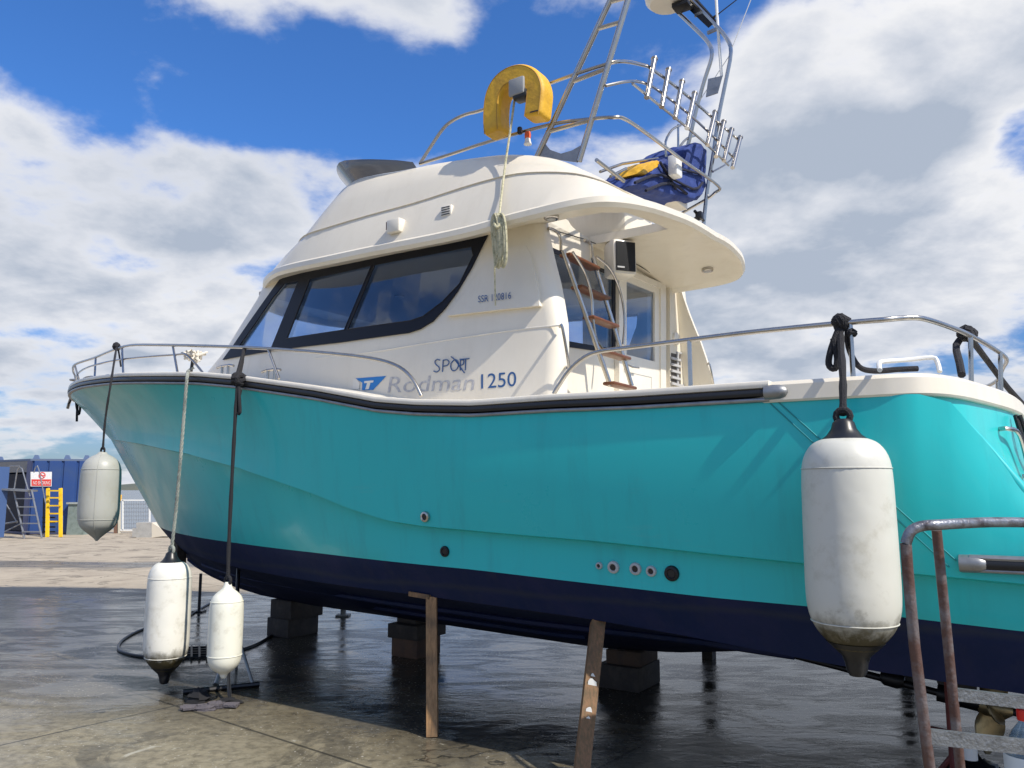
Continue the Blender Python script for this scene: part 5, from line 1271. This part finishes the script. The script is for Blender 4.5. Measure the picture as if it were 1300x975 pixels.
for p in (K1 + d1 * .15, K2 - d1 * .15, K1 + d1 * 1.15, K0 + d1 * .1):
    q = p + d2 * .08; obj('lifting_lug', extr([q + np.array((-.12, 0, Hc + .07)), q + np.array((.12, 0, Hc + .07)), q + np.array((.06, 0, Hc + .2)), q + np.array((-.06, 0, Hc + .21))], tuple(d2 * .05)), mat('container_lug', (.14, .2, .34), .6), cont, frame='W', smooth=False)
# open doors
dr = K0 - d1 * 1.1 - d2 * 2.2
obj('container_door', bar(ongr(-30, 686) + np.array((0, 0, 1.15)), ongr(4, 684) + np.array((0, 0, 1.15)), .06, 2.2), mat('door_blue', (.05, .10, .24), .6), cont, frame='W', smooth=False)
# sign
nn_ = np.array((d1[1], -d1[0], 0))
def on_cont(px, py, o_): 
    r_ = ray(px, py); k_ = ((K1 + nn_ * o_ - CW) @ nn_) / (r_ @ nn_); return CW + k_ * r_
sg_ = obj('warning_sign', extr([on_cont(x, y, .03) for x, y in ((39, 599), (66, 599), (65.5, 617.5), (39, 617.5))], tuple(nn_ * .012)), white, cont, frame='W', smooth=False)
obj('sign_band', extr([on_cont(x, y, .043) for x, y in ((40, 608.5), (65, 608.5), (64.7, 616.8), (40, 616.8))], tuple(nn_ * .003)), signred, sg_, frame='W', smooth=False)
c0 = on_cont(53.5, 603.5, .046); rr_ = .10
obj('prohibition_ring', join(tube([c0 + d1 * rr_ * math.cos(q) + np.array((0, 0, rr_ * math.sin(q))) for q in np.linspace(0, 2 * math.pi, 21)[:-1]], .014, closed=True, res=6), bar(c0 + d1 * -.07 + np.array((0, 0, .07)), c0 + d1 * .07 + np.array((0, 0, -.07)), .02, .02), bar(c0 + d1 * -.08, c0 + d1 * .08, .015, .02)), signred, sg_, frame='W')
Vt, Ft = text_geo('NO SMOKING', 1.0); mw = max(v[0] for v in Vt); a0 = on_cont(41.5, 615, .05); a1 = on_cont(63.5, 615, .05)
obj('sign_text', ([a0 + (a1 - a0) * (v[0] / mw) + np.array((0, 0, v[1] * .17)) for v in Vt], Ft), white, sg_, frame='W', smooth=False)
# platform ladder, near the container
def G(px, py, z=0.0): return ongr(px, py) + np.array((0, 0, z))
def hz_(px, py, Y):          # point at world depth Y
    r_ = ray(px, py); return CW + r_ * (Y / r_[1])
YL = G(30, 684)[1]
pl = thing('platform_steps', 'aluminium mobile platform steps with a guard hoop, in front of the open container', 'steps', tuple(G(35, 683)))
Pq = lambda x, y, dy=0: hz_(x, y, YL + dy)
obj('stile', tube([Pq(17, 620), Pq(31, 684)], .03), alu, pl, frame='W'); obj('stile', tube([Pq(40, 622), Pq(53, 683)], .03), alu, pl, frame='W')
for y in (633, 643.5, 654, 664.5, 675): 
    s_ = (y - 620) / 64; obj('tread', bar(Pq(17 + 14 * s_, y), Pq(40 + 13 * s_, y), .12, .035), alu, pl, frame='W')
obj('platform', bar(Pq(6, 621, .1), Pq(41, 623, .1), .6, .06), alu, pl, frame='W')
obj('guard_hoop', tube([Pq(18, 621), Pq(22, 596), Pq(25, 593), Pq(28, 595), Pq(38, 630)], .022), alu, pl, frame='W')
obj('guard_hoop', tube([Pq(7, 621, .5), Pq(10, 597, .5), Pq(12, 592, .5), Pq(25, 592, .5)], .022), alu, pl, frame='W')
obj('hand_pole', tube([Pq(43, 600, .2), Pq(45, 594, .2), Pq(49, 595, .2), Pq(58, 640, .2)], .018, n=3), alu, pl, frame='W')
obj('brace', join(tube([Pq(0, 678, .3), Pq(28, 664, .3)], .022), tube([Pq(8, 640, .8), Pq(22, 664, .8)], .018), tube([Pq(7, 622, .5), Pq(1, 676, .5)], .025), tube([Pq(0, 666, .3), Pq(22, 662, .3)], .03)), alu, pl, frame='W')
ym = mat('yellow_paint', (.85, .55, .01), .5, noise=(4, (.6, .28, .02), .6))
yl = thing('yellow_ladder', 'short bright yellow ladder leaning on the blue container', 'ladder', tuple(G(68, 682)))
YY = G(68, 682)[1]
q_ = lambda x, y, dy: hz_(x, y, YY + dy)
for x0, x1 in ((60, 61), (77, 77)): obj('stile', bar(q_(x0, 682, 0), q_(x1, 620, .45), .10, .06, (0, 1, 0)), ym, yl, frame='W', smooth=False)
for y in (623, 632, 642, 652, 662): obj('rung', bar(q_(61, y, .22), q_(77, y, .22), .06, .045), ym, yl, frame='W', smooth=False)
b2 = thing('black_ladder', 'low black ladder section leaning between the yellow ladder and the container', 'ladder', tuple(G(62, 677)))
for x0 in (55, 59): obj('stile', bar(hz_(x0, 677, YY + .3), hz_(x0 + 1, 632, YY + .5), .05, .04, (0, 1, 0)), black, b2, frame='W')
for y in (657, 663, 669, 675): obj('rung', bar(hz_(54, y, YY + .35), hz_(70, y, YY + .35), .04, .05), black, b2, frame='W')
gb = thing('steel_cabinet', 'weathered grey-green steel cabinet beside the blue container', 'cabinet', tuple(G(94, 679)))
ca, cb_ = G(84, 679), G(106, 679); gmt = mat('cabinet_green', (.22, .27, .25), .7, noise=(6, (.12, .16, .14), .8))
hgt = hz_(90, 640, ca[1])[2]
obj('cabinet_body', extr([ca, cb_, cb_ + np.array((0, .5, 0)), ca + np.array((0, .5, 0))], (0, 0, hgt)), gmt, gb, frame='W', smooth=False)
obj('cabinet_lid', extr([ca + np.array((-.05, -.05, hgt)), cb_ + np.array((.05, -.05, hgt)), cb_ + np.array((.05, .55, hgt)), ca + np.array((-.05, .55, hgt))], (0, 0, .06)), mat('cabinet_lid', (.35, .38, .36), .6), gb, frame='W', smooth=False)
tag(obj('leaning_board', extr([G(78.5, 678), G(84, 678), G(84, 678, 1.02), G(81, 678, 1.02), G(79, 678, .85)], (0, .1, 0)), black, frame='W'), 'dark rounded board leaning between the yellow ladder and the cabinet', 'board')
fn = thing('quay_gate', 'galvanised gate with pale frame on the quay edge behind the bow fender', 'gate', tuple(G(165, 677)))
gy = G(152, 677)[1]; gq = lambda x, y: hz_(x, y, gy)
obj('gate_post', bar(gq(151.5, 677), gq(151.5, 630), .07, .07, (0, 1, 0)), mat('gate_pale', (.6, .56, .46), .6), fn, frame='W'); obj('post_cap', box(gq(152.5, 632), (.10, .08, .22), bev=.02), mat('cap_orange', (.75, .42, .05), .5), fn, frame='W')
obj('gate_frame', join(*[bar(gq(*a), gq(*b_), .045, .045, (0, 1, 0)) for a, b_ in (((153, 635), (190, 635)), ((153, 673), (190, 673)), ((190, 635), (190, 673)), ((156, 635), (156, 673)))]), white, fn, frame='W')
obj('gate_mesh', join(*[tube([gq(158 + i * 3, 636), gq(158 + i * 3, 672)], .006, res=4) for i in range(11)] + [tube([gq(156, 640 + i * 5), gq(190, 640 + i * 5)], .006, res=4) for i in range(7)]), alu, fn, frame='W')
tag(obj('mooring_post', bar(gq(147, 677), gq(147, 638), .10, .10, (0, 1, 0)), mat('rust_post', (.18, .10, .07), .8), frame='W'), 'thin rusty post left of the quay gate, half behind the grey fender', 'post')
cs = thing('concrete_steps', 'stepped grey concrete block on the yard under the stem', 'concrete block', tuple(G(190, 683)))
cy_ = G(190, 682.5)[1]; cq = lambda x, y: hz_(x, y, cy_)
obj('upper_block', extr([cq(173, 682.5), cq(192.5, 682.5), cq(192.5, 663.5), cq(173, 663.5)], (0, .7, 0)), conc, cs, frame='W', smooth=False)
obj('lower_block', extr([cq(168, 681.5), cq(172.9, 682), cq(172.9, 670.5), cq(168, 670.5)], (0, .6, 0)), conc, cs, frame='W', smooth=False)
obj('pale_side', extr([cq(192.6, 682.5), cq(214, 680), cq(203, 670), cq(192.6, 663.5)], (0, .5, 0)), mat('pale_concrete', (.62, .56, .45), .85), cs, frame='W', smooth=False)

# ================================================================= RIGHT FOREGROUND
Z = 2.75
fs_ = thing('access_steps', 'paint spattered aluminium access steps with tube handrail, cut by the right edge', 'steps', tuple(np.array((*atz(1185, 900, Z)[:2], 0))))
worn = mat('paint_worn_tube', (.26, .27, .30), .42, .75, noise=(16, (.07, .05, .05), 1.0), bump=(60, .5))
worn2 = mat('red_worn_tube', (.125, .07, .058), .55, .35, noise=(7, (.24, .24, .255), 1.0), bump=(60, .4))
def dn(p, z0=0.0): return np.array((p[0], p[1], z0))
a = [atz(1340, 664, Z + .25), atz(1260, 663, Z + .12), atz(1195, 666, Z), atz(1170, 668, Z), atz(1156, 675, Z), atz(1150, 690, Z), atz(1152, 720, Z), atz(1161, 820, Z)]
lastp = a[-1]; botp = atz(1184, 1005, Z * 1.0)
obj('handrail', tube(a[:6], .0185, n=4, res=14), worn, fs_, frame='W')
obj('leg', tube([a[5], a[6], a[7], botp, botp + (botp - a[7]) / np.linalg.norm(botp - a[7]) * botp[2]], .0185, res=14), worn2, fs_, frame='W')
a2 = atz(1189, 673, Z + .2); b2 = atz(1222, 1005, Z + .2)
obj('leg', tube([a2, b2, b2 + (b2 - a2) / np.linalg.norm(b2 - a2) * b2[2]], .0175, res=14), worn2, fs_, frame='W')
alt_ = mat('tread_aluminium', (.20, .21, .22), .5, .6, noise=(20, (.11, .115, .12), .8), bump=(80, .5))
def fbar(x0, y0, x1, y1, z0, z1, h_=.047): return bar(atz(x0, y0, z0), atz(x1, y1, z1), .022, h_)
obj('tread_bar', fbar(1211, 881, 1345, 897, Z + .2, Z + .2, .045), alt_, fs_, frame='W', smooth=False)
obj('tread_bar', fbar(1174, 934, 1345, 953, Z, Z, .05), alt_, fs_, frame='W', smooth=False)
jk = thing('steel_jack', 'maroon screw jack standing behind the access steps', 'jack', tuple(ongr(1205, 968)))
jz = 4.0; jq = lambda x, y: atz(x, y, jz)
jb = dn(jq(1208, 940)); 
obj('jack_post', tube([jb, jb + np.array((0, 0, .62))], .018), rust, jk, frame='W'); obj('jack_base', join(*[tube([jb + np.array((0, 0, .22)), jb + np.array((.16 * math.cos(q), .16 * math.sin(q), 0))], .014) for q in (.3, 2.4, 4.5)]), rust, jk, frame='W')
obj('jack_handle', tube([jb + np.array((0, 0, .33)), jb + np.array((-.10, 0, .35))], .014), rust, jk, frame='W')
obj('jack_sleeve', lathe([(.035, 0), (.035, .12)], jb + np.array((.06, -.05, .22)), 16), white, jk, frame='W')
wb = thing('water_bottle', 'big clear blue plastic bottle with a red cap at the right edge', 'bottle', tuple(dn(atz(1306, 960, 3.4))))
bz = atz(1306, 960, 3.4); bx = dn(bz)
capz = atz(1306, 916, 3.4)[2]; r0_ = .095
obj('bottle_body', lathe([(r0_ * .9, 0), (r0_, .02), (r0_, capz - .17), (r0_ * .93, capz - .12), (r0_ * .6, capz - .05), (.028, capz - .01), (.026, capz)], bx, 28), bottle_m, wb, frame='W')
obj('bottle_cap', lathe([(.033, 0), (.034, .012), (.034, .04), (.03, .045)], bx + np.array((0, 0, capz)), 20), red, wb, frame='W')
rows = [[bx + np.array(((r0_ + .002) * math.cos(q), (r0_ + .002) * math.sin(q), z_)) for q in np.linspace(math.pi * .9, math.pi * 1.9, 20)] for z_ in (capz - .36, capz - .14)]
lb_ = obj('bottle_label', grid(rows), mat('label_green_white', (.72, .78, .80), .5), wb, frame='W')
Vt, Ft = text_geo('W', .10); obj('label_text', ([bx + np.array((-(r0_ + .004) * math.sin(rad(62) - v[0] * 9), -(r0_ + .004) * math.cos(rad(62) - v[0] * 9), capz - .27 + v[1])) for v in Vt], Ft), logo, lb_, frame='W', smooth=False)
rb = mat('bin_liner', (.008, .008, .010), .28, bump=(25, 1.0))
for i, (x, y, s_, lb) in enumerate(((1235, 985, .17, 'black rubbish bag on the ground under the lower tread'), (1262, 985, .10, 'smaller black rubbish bag beside the bottle'))):
    p = ongr(x, y + 30); tag(obj('rubbish_bag', blob(ongr(x, y + 12), s_, s_ * .8, s_ * .9, 14, 8, 0, .12), rb, frame='W'), lb, 'rubbish bag', 'rubbish bags')
